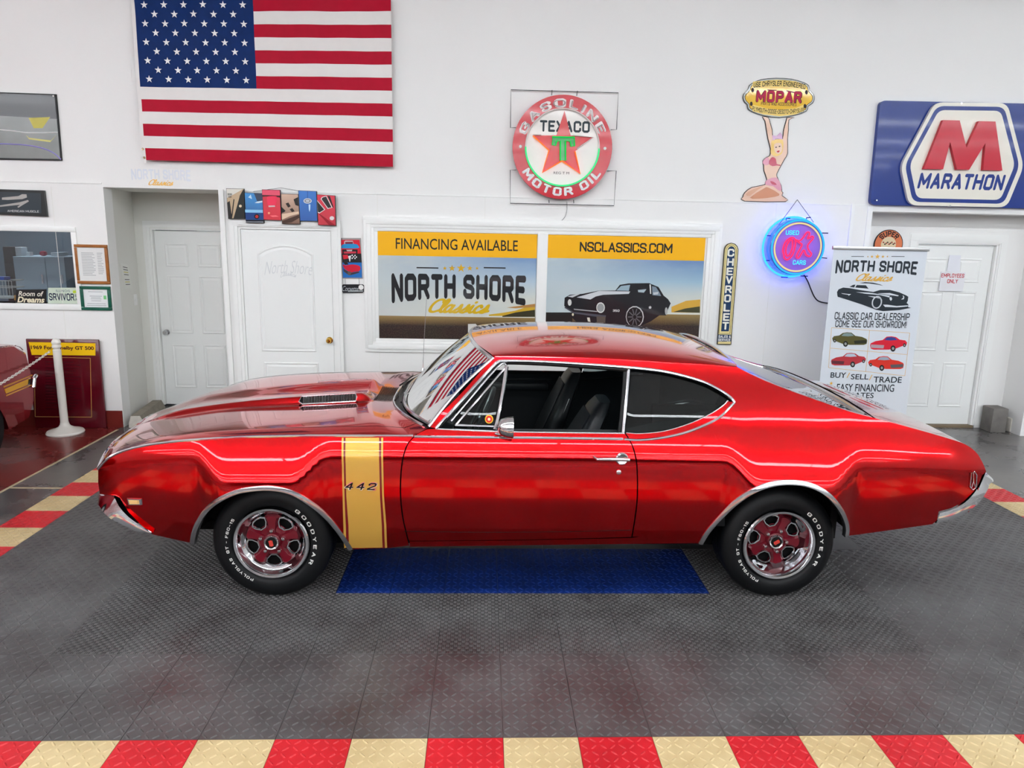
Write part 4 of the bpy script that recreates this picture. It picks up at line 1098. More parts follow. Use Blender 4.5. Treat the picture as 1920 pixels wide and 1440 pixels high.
sg.poly('paper', [(1781, 478), (1802, 479), (1799, 511), (1775, 509)], .006, .011, pm((232, 233, 240), .7))

# ---- flag --------------------------------------------------------
fl_ = thing('flag', onY(505, 310, YW-.07), 'large stars and stripes flag hanging flat on the white wall', 'flag')
FO = Vector(fl_.location)
FC = [onY(*p, YW-.07) for p in ((251, -4), (733, -4), (737, 313), (273.5, 300))]      # TL TR BR BL
def fpt(u, v, d=0):
    p = FC[0].lerp(FC[1], u).lerp(FC[3].lerp(FC[2], u), v)
    p.y += .006*math.sin(u*17+v*5)*math.sin(v*9+1)+.004*math.sin(u*41+3*math.sin(v*7))-d; return p-FO
m_fr = mat('flag red', (172, 10, 42), .5, noise=.12, nscale=14, spec=.12); m_fw = mat('flag white', (233, 229, 226), .5, noise=.03, nscale=14); m_fb = mat('flag blue', (8, 40, 96), .5, noise=.3, nscale=14, spec=.12)
CU_, CV_ = .4585, 7/13
for k in range(13):
    u0 = CU_ if k < 7 else 0
    patch('stripe', lambda u, v: fpt(u0+(1-u0)*u, (k+v)/13), 60, 3, m_fr if k % 2 == 0 else m_fw, fl_, True)
patch('canton', lambda u, v: fpt(CU_*u, CV_*v), 40, 20, m_fb, fl_, True)
patch('hoist_band', lambda u, v: fpt(-.014+.014*u, -.01+1.03*v), 2, 30, m_fw, fl_, True)
stm = bpy.data.meshes.new('star'); stm.from_pydata([(0, 0, 0)]+[((.034 if i % 2 == 0 else .0135)*math.sin(i*math.pi/5), 0, (.034 if i % 2 == 0 else .0135)*math.cos(i*math.pi/5)) for i in range(10)], [], [(0, 1+i, 1+(i+1) % 10) for i in range(10)]); stm.materials.append(pm((240, 240, 240)))
for r in range(9):
    for c in range(6 if r % 2 == 0 else 5):
        o = bpy.data.objects.new('star', stm); link(o, fl_); o.location = fpt(CU_*((c+(.5 if r % 2 == 0 else 1.0))/6.0), CV_*(r+.75)/9.6, .011)
for u, v in ((-.006, .985), (-.008, .93)):
    MB().tube([fpt(u, v, .006)+Vector((.008*math.cos(a), 0, .008*math.sin(a))) for a in [k*math.pi/5 for k in range(10)]], .0025, 5, True).build('grommet', m_brass, fl_)

# ---- left wall items --------------------------------------------
g1 = crop(0, 160, 5.538)
sg = Sign('poster', 'glossy black film poster with painted yellow reflections, top left of the wall', 'poster', (40, 299))
sg.poly('frame', g1((-300, 60), (580, 92), (640, 782), (-300, 765)), 0, .018, BLACK)
filmm = mat('black film print', (52, 52, 56), .22, 0, .6, .1, bump=.5, bscale=3)
sg.poly('print', g1((-290, 72), (566, 104), (626, 770), (-290, 752)), .018, .0195, filmm)
sg.poly('print_band', g1((-290, 300), (590, 350), (625, 765), (-290, 748)), .0195, .0202, mat('grey film print', (128, 130, 128), .25, 0, .5, .1, noise=.3, nscale=4))
sg.poly('print_shape', g1((297, 338), (520, 330), (440, 445), (350, 445)), .0202, .0212, pm((196, 186, 92)))  # this and the next yellow shape are painted window reflections
sg.poly('print_shape', g1((270, 515), (300, 560), (520, 590), (585, 515), (530, 572), (300, 545)), .0202, .0212, pm((208, 200, 120)))
sg.tube('print_line', g1((-290, 440), (100, 470), (300, 492), (600, 490)), .006, .0195, pm((240, 240, 240)), smooth=4, n=4)
sg.tube('print_line', g1((-290, 600), (200, 615), (430, 650), (560, 705), (632, 770)), .006, .0195, pm((150, 140, 210)), smooth=4, n=4)
sg.disc('pin', g1((552, 110))[0], .007, .015, .026, WHITE, n=12)
sg = Sign('framed_picture', 'black framed picture reading AMERICAN MUSCLE above the office window', 'picture', (40, 404))
sg.poly('frame', g1((-300, 1070), (455, 1092), (487, 1362), (-300, 1330)), 0, .028, pm((14, 20, 22), .3, .6))
sg.poly('print', g1((-290, 1095), (425, 1120), (430, 1330), (-290, 1310)), .028, .029, pm((34, 46, 54), .3, .6))
for pts in (((20,1165),(190,1150),(230,1130),(275,1132),(280,1165),(230,1182),(80,1190),(20,1188)), ((0,1245),(200,1215),(290,1190),(300,1205),(240,1240),(190,1272),(180,1260),(210,1240),(0,1262))):
    sg.poly('print_shape', g1(*pts), .029, .0297, pm((168, 164, 160)))
sg.text('lettering', 'AMERICAN MUSCLE', (14, 394, 73, 398), .0298, pm((200, 200, 200)), bold=.01)
# office behind the window
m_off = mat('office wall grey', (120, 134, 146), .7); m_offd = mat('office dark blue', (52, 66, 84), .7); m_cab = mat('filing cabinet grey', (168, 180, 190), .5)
struct(MB().box((-8.5, 10.2, FZ), (-3.9, 10.3, 3)).build('wall_office', m_off))
struct(MB().box((-8.6, YW+.16, FZ), (-8.5, 10.3, 3)).build('wall_office_left', m_off))
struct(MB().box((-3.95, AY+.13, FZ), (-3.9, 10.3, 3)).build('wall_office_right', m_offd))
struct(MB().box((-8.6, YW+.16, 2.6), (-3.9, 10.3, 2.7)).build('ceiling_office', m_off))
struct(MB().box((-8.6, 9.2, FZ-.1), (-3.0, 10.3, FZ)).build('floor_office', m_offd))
ol = thing('added_office_lamp', (-5.6, 8.9, 2.6), 'unseen panel lamp added on the office ceiling to light the room behind the window', 'ceiling light')  # unseen lamp, added to brighten the office interior
MB().box((-.5, -.12, -.06), (.5, .12, 0)).build('housing', m_house, ol); MB().box((-.47, -.09, -.075), (.47, .09, -.061)).build('diffuser', emis('added office light', (235, 245, 255), 30), ol)
OY = 8.6
g2 = crop(0, 425, 8.727)
def obox(name, label, cat, pts, depth, m, Y=OY, **k):
    a, b = g2(pts[0], pts[1]); xa, xb, za, zb = WR(a[0], a[1], b[0], b[1], Y)
    return tag(MB().box((xa, Y, za), (xb, Y+depth, zb), k.get('bev', .004)).build(name, m, None), label, cat), (xa, xb, za, zb)
(ca, (cxa, cxb, cza, czb)) = obox('filing_cabinet', 'wide pale grey filing cabinet behind the office window', 'cabinet', ((255, 490), (765, 1300)), .5, m_cab)
ca.location.z = 0
for o_ in (ca,):
    pass
(cb, r2_) = obox('filing_cabinet', 'narrow pale grey filing cabinet at the right inside the office', 'cabinet', ((775, 495), (1085, 1300)), .5, m_cab)
for o_, r_ in ((ca, (cxa, cxb, cza, czb)), (cb, r2_)):
    MB().box((r_[0], OY+.0, FZ), (r_[1], OY+.5, r_[2]+.01)).build('lower_body', m_cab, o_)
    MB().box((r_[1]-.05, OY-.012, r_[3]-.3), (r_[1]-.03, OY-.002, r_[3]-.2)).build('handle', m_steel, o_)
zt = czb
lo, lr = obox('desk_monitor', 'tall dark locker with a made-up lower block, left of the office filing cabinets', 'monitor', ((55, 330), (205, 600)), .3, BLACK, OY+.5); MB().box((lr[0], OY+.5, FZ), (lr[1], OY+.8, lr[2])).build('lower_body', BLACK, lo)  # a desk monitor, carried down to the floor by an added block
rb, rr_ = obox('red_jar', 'round red jar standing on the filing cabinet', 'jar', ((628, 400), (728, 480)), .08, pm((170, 30, 60), .3, .5), OY+.1, bev=.025)
obox('paper_box', 'white paper box on the left end of the filing cabinet', 'box', ((250, 335), (345, 478)), .12, pm((214, 218, 220)), OY+.12)
obox('white_cup', 'small white cup on the filing cabinet', 'cup', ((432, 415), (495, 478)), .06, pm((226, 228, 228)), OY+.1)
obox('paper_stack', 'papers lying on the right cabinet', 'papers', ((830, 425), (960, 482)), .2, pm((200, 208, 212)), OY+.1)
# things close behind the glass, on the sill
GY = YW+.10
def sill_z(): return WZ0
bk = thing('wire_basket', Vector((onY(10, 560, GY+.2).x, GY+.22, WZ0)), 'white wire basket behind the office window glass', 'basket')
b_ = MB(); 
for z in (.03, .13, .2): b_.tube([(-.35, -.1, z), (.13, -.1, z), (.13, .1, z), (-.35, .1, z)], .004, 5, True)
for k in range(17): b_.tube([(-.35+k*.03, -.1, .03), (-.35+k*.03, -.1, .2)], .0028, 4)
b_.build('wire_cage', pm((226, 226, 220)), bk); MB().box((-.34, -.09, .02), (.12, .09, .03)).build('base', pm((226, 226, 220)), bk)
tag(MB().box((-.08, -.05, .0), (.05, .05, .03)).build('blue_box', pm((30, 80, 190)), None), 'small blue box on top of the white wire basket', 'box').location = bk.location+Vector((-.02, 0, .204))
tag(MB().box((-.1, -.06, 0), (.14, .06, .055), .01).build('snack_packet', pm((226, 160, 60)), None), 'orange and red packet beside the white wire basket', 'packet').location = Vector((onY(45, 538, GY+.2).x+.02, GY+.2, WZ0))
# window: frame, glass, sill
wn = struct(empty('window_1', ((WX0+WX1)/2, YW, WZ0))); WO = Vector(wn.location)
for nm, a, b in (('frame', (WX0-.05, WZ1), (WX1+.05, WZ1+.05)), ('frame', (WX1, WZ0-.0), (WX1+.05, WZ1)), ('frame', (WX0-.05, WZ0), (WX0, WZ1)), ('sill', (WX0-.06, WZ0-.06), (WX1+.06, WZ0))):
    MB().box((a[0], YW-.02, a[1]), (b[0], YW+(.17 if nm == 'sill' else .05), b[1]), .004).build(nm, m_trimw, wn, WO)
MB().box((WX0, YW+.05, WZ0), (WX1, YW+.054, WZ1)).build('pane', glassmat('office pane', (.86, .90, .92), ior=1.6), wn, WO)
sg = Sign('name_plate', 'black plate with white script reading Room of Dreams on the office window sill', 'plate', (57, 571), YW+.02)
sg.poly('plate', g2((262, 1030), (745, 1025), (745, 1255), (255, 1255)), -.015, 0, pm((20, 20, 22), .3, .6))
sg.text('lettering', 'Room of', (34, 546, 82, 555.5), .001, pm((224, 220, 205)), bold=.02, shear=.3); sg.text('lettering', 'Dreams', (32, 556.5, 83.5, 567.5), .001, pm((236, 226, 196)), bold=.03, shear=.3)
sg = Sign('license_plate', 'pale green license plate reading SRVIVOR on the office window sill', 'license plate', (118, 571), YW+.02)
sg.poly('plate', g2((785, 1000), (1250, 1000), (1272, 1275), (785, 1275)), -.01, 0, pm((206, 218, 200), .4))
sg.text('lettering', 'ILLINOIS', (105, 543, 131, 547.5), .001, pm((60, 80, 110)), spacing=1.1); sg.text('lettering', 'SRVIVOR', (92, 550, 139, 563.5), .001, pm((24, 34, 64)), bold=.02); sg.text('lettering', 'E\nA', (140.3, 552, 145, 564), .001, pm((24, 34, 64)))
sg.poly('sticker', g2((1190, 1045), (1255, 1042), (1258, 1085), (1195, 1090)), 0, .001, pm((190, 214, 60)))
def framed(name, label, corners, fm, pm_, inner):
    sg = Sign(name, label, 'picture frame', ((corners[2][0]+corners[3][0])/2, (corners[2][1]+corners[3][1])/2))
    cx = sum(p[0] for p in corners)/4; cy = sum(p[1] for p in corners)/4
    q = [sg.w(p, .02) for p in corners]; n = 4; k = inner
    xa = min(v.x for v in q); xb = max(v.x for v in q); xa, xb = (q[0].x+q[3].x)/2, (q[1].x+q[2].x)/2; za, zb = (q[2].z+q[3].z)/2, (q[0].z+q[1].z)/2
    for a, b in (((xa, za), (xb, za+k)), ((xa, zb-k), (xb, zb)), ((xa, za+k), (xa+k, zb-k)), ((xb-k, za+k), (xb, zb-k))):
        MB().box((a[0], YW-.022, a[1]), (b[0], YW, b[1]), .004).build('frame', fm, sg.root, sg.O)
    MB().box((xa+k, YW-.010, za+k), (xb-k, YW, zb-k)).build('paper', pm_, sg.root, sg.O)
    return sg, xa+k, xb-k, za+k, zb-k
m_wood = mat('oak frame', (150, 92, 42), .4, noise=.35, nscale=30)
m_grn = mat('green marbled frame', (16, 84, 66), .3, noise=.5, nscale=40)
def lines(sg, x0, x1, z0, z1, n, m, y=.0112, ragged=True):
    for i in range(n):
        z = lerp(z1, z0, (i+.5)/n); e = x1-(x1-x0)*(random.random()*.35 if ragged else 0)
        MB().box((x0, YW-y, z-.0022), (e, YW-y+.001, z+.0022)).build('text_line', m, sg.root, sg.O)
gl = pm((150, 152, 156))
sg, a, b, c, d = framed('framed_document', 'wood framed printed document beside the office window', [(137, 459), (199, 458), (207, 532), (146, 533)], m_wood, pm((232, 232, 230), .3, .5), .028)
lines(sg, lerp(a, b, .12), lerp(a, b, .62), lerp(c, d, .15), lerp(c, d, .86), 15, gl); lines(sg, lerp(a, b, .7), lerp(a, b, .92), lerp(c, d, .2), lerp(c, d, .86), 13, gl)
sg, a, b, c, d = framed('framed_certificate', 'green marbled frame with a certificate below the wood framed document', [(148, 537), (205, 536.5), (210, 582), (153, 582)], m_grn, pm((238, 240, 240), .3, .5), .03)
for f0, f1, z in ((.2, .8, .86), (.25, .75, .62), (.3, .7, .54), (.28, .72, .46), (.3, .7, .36), (.12, .88, .2), (.1, .9, .1)): lines(sg, lerp(a, b, f0), lerp(a, b, f1), lerp(c, d, z-.03), lerp(c, d, z+.03), 1, gl, ragged=False)
MB().box((lerp(a, b, .82), YW-.0115, lerp(c, d, .45)), (lerp(a, b, .93), YW-.0105, lerp(c, d, .66))).build('seal', pm((120, 200, 130)), sg.root, sg.O)
# notice and switch on the alcove side wall
def alc(px, py):      # point on the splayed alcove side wall
    d = ray(px, py); n = Vector((AY-YW-.16, .15, 0)); p0 = Vector((AX0, YW+.16, 0)); t = (p0-CPOS).dot(n)/d.dot(n); return CPOS+d*t
nq = [alc(*p) for p in ((225.5, 493), (240, 497), (247, 540), (233, 541.5))]; no = Vector((.004, -.0007, 0))
nt_ = thing('wall_notice', nq[3], 'narrow paper notice with yellow marked lines on the alcove side wall', 'notice')
MB().add([p+no-nq[3] for p in nq]+[p-nq[3] for p in nq], [(0,1,2,3),(4,7,6,5),(0,4,5,1),(1,5,6,2),(2,6,7,3),(3,7,4,0)]).build('paper', pm((238, 238, 232), .7), nt_)
for k, c_ in enumerate([(60,60,60),(60,60,60),(206,190,60),(60,60,60),None,(60,60,60),(206,190,60),(60,60,60)]):
    if c_ is None: continue
    f0, f1 = .12+k*.1, .15+k*.1; L_ = lambda u, f: nq[0].lerp(nq[1], u).lerp(nq[3].lerp(nq[2], u), f)+no*1.4-nq[3]
    MB().add([L_(.2, f0), L_(.8, f0), L_(.8, f1), L_(.2, f1)], [(0,1,2,3)]).build('text_line', pm(c_), nt_)
sw_ = alc(253, 562)
so = thing('light_switch', sw_, 'white light switch plate on the alcove side wall beside the six panel door', 'switch')
MB().box((0, -.04, -.06), (.008, .04, .06), .003).build('plate', m_trimw, so); MB().box((.008, -.006, -.012), (.016, .006, .012)).build('toggle', m_trimw, so)
# painted wall lettering
sg = Sign('wall_lettering', 'white and gold NORTH SHORE Classics lettering above the left alcove', 'lettering', (301, 349))
sg.text('lettering', 'NORTH SHORE', (246, 317.5, 357, 336), .002, pm((226, 230, 238), .3, .6), bold=.035, warp=.18); sg.text('script', 'Classics', (278, 336.5, 325, 348), .002, pm((240, 186, 90)), bold=.015, shear=.35)

# ---- burgundy information board ---------------------------------
g3 = crop(0, 620, 6.548); BYd = YW-.05
bo = onZ(120, 803, FZ)
m_burg = mat('burgundy board', (88, 6, 22), .22, 0, .7, .05)
sg = Sign('information_board', 'burgundy display board headed 1969 Ford Shelby GT 500 leaning on the wall', 'display board', (120, 801), BYd, z=FZ)
xa, xb = onY(48, 640, BYd).x, onY(190, 700, BYd).x; zt_ = onY(118, 636, BYd).z
MB().box((xa, BYd, FZ), (xb, BYd+.03, zt_), .008).build('board', m_burg, sg.root, sg.O)
sg.poly('header', g3((350, 140), (1170, 155), (1170, 305), (390, 298)), 0, .003, pm((246, 196, 20), .4))
sg.text('lettering', '1969 Ford Shelby GT 500', (58, 648.5, 176, 657.5), .004, pm((70, 10, 24)), bold=.03)
for pts in (((430, 325), (1108, 337)), ((1108, 337), (1125, 1062)), ((1125, 1062), (432, 1056)), ((432, 1056), (425, 690))): sg.tube('border_line', g3(*pts), .003, .001, pm((200, 150, 80)), n=4)
for k in range(17): sg.poly('text_line', g3((560, 380+k*36), (900+30*((k*7) % 4), 384+k*36), (900+30*((k*7) % 4), 392+k*36), (560, 388+k*36)), 0, .0012, pm((54, 4, 14)))
# ---- stanchion and chain ----------------------------------------
sp0 = onZ(123, 812, FZ)
m_plast = mat('white plastic', (236, 232, 224), .4)
st = thing('stanchion', sp0, 'white plastic stanchion post on a round base by the burgundy board', 'stanchion')
MB().lathe([(0,0),(.165,0),(.17,.012),(.16,.028),(.10,.045),(.055,.07),(.042,.09),(.038,.11),(0,.11)], 'z', (0,0,0), 40).build('base', m_plast, st)
Hs = onY(97, 652, sp0.y).z-FZ
MB().lathe([(.036,.09),(.036,Hs-.02),(.030,Hs-.015),(.030,Hs),(.0,Hs)], 'z', (0,0,0), 24).build('post', m_plast, st)
MB().lathe([(.034,Hs),(.040,Hs+.005),(.040,Hs+.02),(.034,Hs+.03),(.040,Hs+.045),(.040,Hs+.06),(.03,Hs+.08),(.015,Hs+.09),(0,Hs+.092)], 'z', (0,0,0), 24).build('finial', m_plast, st)
ch = thing('plastic_chain', sp0+Vector((0, 0, Hs-.03)), 'white plastic chain hanging from the stanchion across the maroon car', 'chain')
e1 = onX(0, 712, -4.03)-Vector(ch.location); e0 = onY(92, 660, sp0.y)-Vector(ch.location)
e1 = e0+(e1-e0)*2.2
NL = 62
for k in range(NL):
    f = k/NL; p = e0.lerp(e1, f)+Vector((0, 0, -.10*4*f*(1-f)*.35)); q = e0.lerp(e1, f+1/NL); dr = (e1-e0).normalized(); sd_ = dr.cross(Vector((0, 0, 1))).normalized(); up = sd_.cross(dr)
    w_ = sd_ if k % 2 else up
    MB().tube([p+dr*.019*math.cos(a)+w_*.010*math.sin(a) for a in [i*math.pi/5 for i in range(10)]], .0042, 5, True).build('chain_link', m_plast, ch)

# ---- wheel stop in the alcove -----------------------------------
m_conc = mat('worn concrete', (138, 130, 118), .9, noise=.3, nscale=14, bump=.3, bscale=60)
ws_ = Vector((-3.53, 7.38, FZ)); we_ = Vector((-3.62, 8.1, FZ))
wt = thing('wheel_stop', ws_, 'worn concrete wheel stop lying along the left alcove wall', 'wheel stop')
dv = (we_-ws_); dv.z = 0; Ls = .72; dv.normalize(); nv = Vector((dv.y, -dv.x, 0))
pr = [(-.07, 0), (.085, 0), (.08, .05), (.045, .125), (-.045, .125), (-.068, .05)]; vs = []
for f in (0, Ls): vs += [dv*f+nv*a+Vector((0, 0, b)) for a, b in pr]
MB().add(vs, [(0,1,2,3,4,5),(11,10,9,8,7,6)]+[(i, (i+1) % 6, (i+1) % 6+6, i+6) for i in range(6)]).build('body', m_conc, wt)
MB().add([dv*-.001+nv*a*.98+Vector((0, 0, b*.98+.001)) for a, b in pr], [(0,1,2,3,4,5)]).build('end_face', mat('chipped paint', (206, 200, 190), .9, noise=.25, nscale=20), wt)
# concrete block and rubble on the right
bq = onZ(1872, 812, FZ)
tag(MB().box((-.085, -.02, 0), (.085, .16, .27), .008).build('concrete_block', mat('dark concrete', (112, 108, 104), .9, noise=.4, nscale=9)), 'dark grey concrete block standing beside the right door frame', 'block').location = bq+Vector((0, .03, 0))
pq = onZ(1905, 812, FZ)
tag(MB().box((0, 0, 0), (.16, .12, .16), .02).build('post_footing', mat('chipped paint', (206, 200, 190), .9), None), 'chipped white post footing at the right edge beside the concrete block', 'footing').location = pq+Vector((-.06, .02, 0))
tag(MB().box((0, 0, 0), (.6, .15, .10), .015).build('rubber_kerb', pm((44, 44, 46), .8)), 'low dark rubber kerb on the floor at the right edge', 'kerb').location = pq+Vector((.13, -.12, 0))

# ---- six metal picture panels over door 2 ------------------------
g4 = crop(415, 345, 8.348)
def gradm(name, c0, c1, axis=2, scale=4.0, off=.5):
    m = bpy.data.materials.new(name); m.use_nodes = True; nt = m.node_tree; b = nt.nodes['Principled BSDF']; L = nt.links.new
    tc = nt.nodes.new('ShaderNodeTexCoord'); sp_ = nt.nodes.new('ShaderNodeSeparateXYZ'); L(tc.outputs['Generated'], sp_.inputs[0])
    r = nt.nodes.new('ShaderNodeValToRGB'); r.color_ramp.elements[0].color = (*lin(c0), 1); r.color_ramp.elements[1].color = (*lin(c1), 1)
    L(sp_.outputs[axis], r.inputs[0]); L(r.outputs[0], b.inputs['Base Color']); b.inputs['Roughness'].default_value = .35; b.inputs['Coat Weight'].default_value = .5; return m
def picture(label, outline, ground, shapes):
    o = g4(*outline); sg = Sign('car_picture', label, 'picture panel', ((o[2][0]+o[3][0])/2, (o[2][1]+o[3][1])/2), YW-.05, 'car picture panels over the door')
    sg.poly('panel', o, 0, .03, BLACK)
    cx = sum(p[0] for p in o)/4; cy = sum(p[1] for p in o)/4
    sg.poly('print', [(cx+(x-cx)*.96, cy+(y-cy)*.975) for x, y in o], .03, .0306, ground)
    for k, (pts, c, *sm) in enumerate(shapes): sg.poly('print_shape', g4(*pts), .0306, .0311+.0004*k, c if not isinstance(c, tuple) else pm(c, .35, .4), None, sm[0] if sm else 0)
    return sg
def circ(x, y, r, ry=None, n=14): return [(x+r*math.cos(2*math.pi*i/n), y+(ry or r)*math.sin(2*math.pi*i/n)) for i in range(n)]
p1 = picture('tan and black car close-up panel, leftmost of the six over the door', [(75,68),(352,73),(370,545),(107,545)], pm((196,170,138), .35, .4), [([(80,75),(340,80),(180,170),(90,220)], (226,222,212)), ([(340,90),(352,90),(366,540),(190,540),(250,330),(290,180)], (30,32,30)), ([(95,290),(130,265),(160,480),(190,235),(205,240),(175,490),(165,540),(112,540)], (28,26,24)), (circ(298,345,22), (236,214,180))])
p1.text('lettering', 'BOSS', (427, 362.5, 435, 366), .034, BLACK, bold=.02); p1.text('lettering', '302', (427.5, 367, 434, 370.5), .034, BLACK, bold=.02)
picture('blue car panel with one round tail lamp, second from the left over the door', [(360,132),(645,145),(665,612),(385,605)], gradm('blue print', (16,66,130), (40,140,210)), [([(510,145),(640,150),(642,260),(560,270)], (52,62,84)), ([(420,210),(460,165),(480,235)], (196,224,240)), ([(370,400),(650,405),(650,450),(372,445)], (140,200,236)), ([(520,298),(560,275),(642,262),(642,285),(580,300)], (214,234,244)), ([(376,450),(655,455),(660,560),(380,555)], (14,60,124)), ([(380,560),(662,562),(664,606),(385,600)], (10,14,24)), ([(385,588),(660,592),(660,600),(386,596)], (190,200,210)), (circ(555,508,42), (8,10,14)), (circ(555,510,24), (196,40,40))])
picture('red hood scoop panel, third from the left over the door', [(635,85),(918,92),(940,572),(660,562)], gradm('red print', (206,16,44), (214,28,60)), [([(640,95),(915,100),(918,178),(640,172)], (232,84,110)), ([(640,172),(918,182),(918,215),(860,200),(700,195),(642,200)], (66,10,20)), ([(712,210),(740,192),(850,190),(872,215),(868,270),(835,345),(740,345),(718,280)], (236,48,84), 4), ([(738,338),(838,335),(842,358),(740,362)], (214,180,180)), (circ(745,455,17), (246,170,130)), ([(760,495),(850,490),(900,510),(800,515)], (248,120,130))])
picture('copper car body panel with square vents, fourth from the left over the door', [(930,152),(1205,160),(1232,630),(950,625)], gradm('copper print', (110,74,56), (206,170,148)), [([(1005,305),(1050,290),(1085,350),(1045,370)], (44,34,30)), ([(1070,395),(1110,375),(1148,425),(1105,440)], (44,34,30)), ([(1130,240),(1200,205),(1208,345),(1160,330)], (24,22,22)), ([(940,355),(1005,420),(985,440),(942,455)], (24,22,22)), ([(945,470),(1210,430),(1215,465),(1080,500),(948,560)], (226,196,170)), ([(950,580),(1215,480),(1220,530),(1100,600),(960,622)], (70,46,36))])
picture('blue hood panel with round chrome badge, fifth from the left over the door', [(1203,100),(1488,112),(1508,585),(1232,580)], gradm('blue hood print', (22,84,160), (30,112,196)), [(circ(1350,265,65,42), (210,214,218)), (circ(1350,265,50,30), (120,128,136)), (circ(1350,265,32,18), (196,200,206)), ([(1365,320),(1395,318),(1390,400),(1380,435),(1370,400)], (190,222,244)), ([(1346,112),(1350,112),(1352,222),(1348,222)], (14,54,110))])
picture('red sports car panel with dark windows, rightmost of the six over the door', [(1492,162),(1780,180),(1795,655),(1515,645)], gradm('red car print', (186,20,44), (222,30,62)), [([(1555,235),(1575,205),(1645,185),(1740,370),(1665,390)], (236,226,226)), ([(1568,235),(1585,212),(1640,195),(1725,365),(1670,378)], (40,36,38)), ([(1660,185),(1700,190),(1758,370),(1740,365)], (22,18,20)), ([(1498,250),(1625,400),(1535,460),(1510,450)], (236,226,226)), ([(1500,268),(1610,400),(1540,445),(1512,438)], (34,30,32)), (circ(1730,535,36,32), (232,222,222)), ([(1515,460),(1535,465),(1780,640),(1690,648)], (150,12,34))])
sg = Sign('picture_wire', 'thin hanging wire above the six picture panels', 'wire', (500, 362), YW-.02); sg.tube('wire', g4((500, 118), (640, 98), (935, 60), (1170, 100), (1205, 108)), .0015, .004, BLACK, n=4)

# ---- hanging sports car sign with small plate ---------------------
g5 = crop(625, 435, 11.514)
sg = Sign('hanging_sign', 'metal sign with blue and red sports cars beside the arched door', 'sign', (658, 522))
sg.poly('plate', g5((135, 130), (588, 130), (628, 1000), (205, 1000)), 0, .012, pm((150, 140, 140), .4, .3))
def sh(pts, c, d, sm=0): return sg.poly('print_shape', g5(*pts), .012, .0125+.0004*d, pm(c, .4, .3), None, sm)
sh([(155,170),(565,170),(595,465),(180,465)], (206,16,44), 0); sh([(180,465),(600,465),(612,660),(195,660)], (20,20,24), 0); sh([(195,660),(612,660),(618,985),(208,985)], (24,104,180), 0)
sh([(235,205),(260,185),(420,190),(440,260),(235,265)], (196,170,176), 1); sh([(255,215),(420,212),(425,255),(255,258)], (120,30,50), 2)
sh([(175,300),(220,265),(350,255),(490,262),(540,300),(530,350),(180,350)], (30,140,196), 2, 3); sh([(190,375),(525,375),(520,465),(200,465)], (18,18,22), 1); sh([(225,425),(490,420),(490,460),(230,465)], (196,50,70), 2); sh([(280,385),(410,380),(400,415),(300,415)], (200,190,190), 2)
sh([(200,495),(310,490),(330,570),(220,590)], (206,30,50), 1); sh([(318,520),(385,505),(360,640),(350,640)], (232,232,232), 2)
for i in range(4):
    for j in range(3):
        if (i+j) % 2 == 0: sh([(395+i*30,490+j*32+i*2),(420+i*30,488+j*32+i*2),(420+i*30,515+j*32+i*2),(395+i*30,518+j*32+i*2)], (236,236,236), 2)
sh([(205,700),(270,720),(400,700),(520,715),(585,760),(560,840),(450,860),(370,870),(240,790)], (196,14,48), 1, 3); sh([(210,640),(290,640),(330,700),(250,710)], (20,18,22), 2); sh([(215,790),(370,880),(560,850),(560,880),(380,930),(330,930),(225,850)], (60,50,50), 1); sh(circ(345,890,40,45), (90,80,76), 3)
sg2 = Sign('small_plate', 'small black script plate hanging under the sports car sign', 'sign', (662, 549))
sg2.poly('plate', g5((190, 1150), (215, 1130), (630, 1130), (658, 1155), (658, 1290), (630, 1315), (215, 1318), (190, 1290)), 0, .014, pm((18, 24, 30), .3, .5))
sg2.disc('badge', g5((598, 1195))[0], .025, .014, .016, WHITE); sg2.text('lettering', 'Corvette', (642, 536.5, 672, 546), .0155, pm((190, 200, 206)), shear=.4, bold=-.008); sg2.poly('lettering_band', g5((315, 1260), (640, 1258), (640, 1290), (315, 1292)), .014, .0152, pm((150, 160, 160)))
for a in (258, 552): sg2.tube('hanger', g5((a, 1000), (a+8, 1135)), .0018, .006, m_steel, n=5)

# ---- window frame with two posters --------------------------------
Yp = YW-.012
wx0, wx1 = onY(681, 410, YW).x, onY(1354, 424, YW).x; wz1 = onY(1000, 412, YW).z; wz0 = onY(686, 659, YW).z
w2 = struct(empty('window_2', ((wx0+wx1)/2, YW, wz0))); WO = Vector(w2.location)
for k, (o_, wd_, d_) in enumerate(((0, .035, .022), (.03, .045, .034), (.07, .035, .026), (.10, .04, .018))):
    for a, b in (((wx0+o_, wz0+o_), (wx1-o_, wz0+o_+wd_)), ((wx0+o_, wz1-o_-wd_), (wx1-o_, wz1-o_)), ((wx0+o_, wz0+o_+wd_), (wx0+o_+wd_, wz1-o_-wd_)), ((wx1-o_-wd_, wz0+o_+wd_), (wx1-o_, wz1-o_-wd_))):
        MB().box((a[0], YW-d_, a[1]), (b[0], YW, b[1]), .003).build('moulding', m_trimw, w2, WO)
mu0, mu1 = onY(1006, 520, YW-.02).x, onY(1025.5, 520, YW-.02).x
MB().box((mu0, YW-.03, wz0+.13), (mu1, YW, wz1-.13), .004).build('mullion', m_trimw, w2, WO)
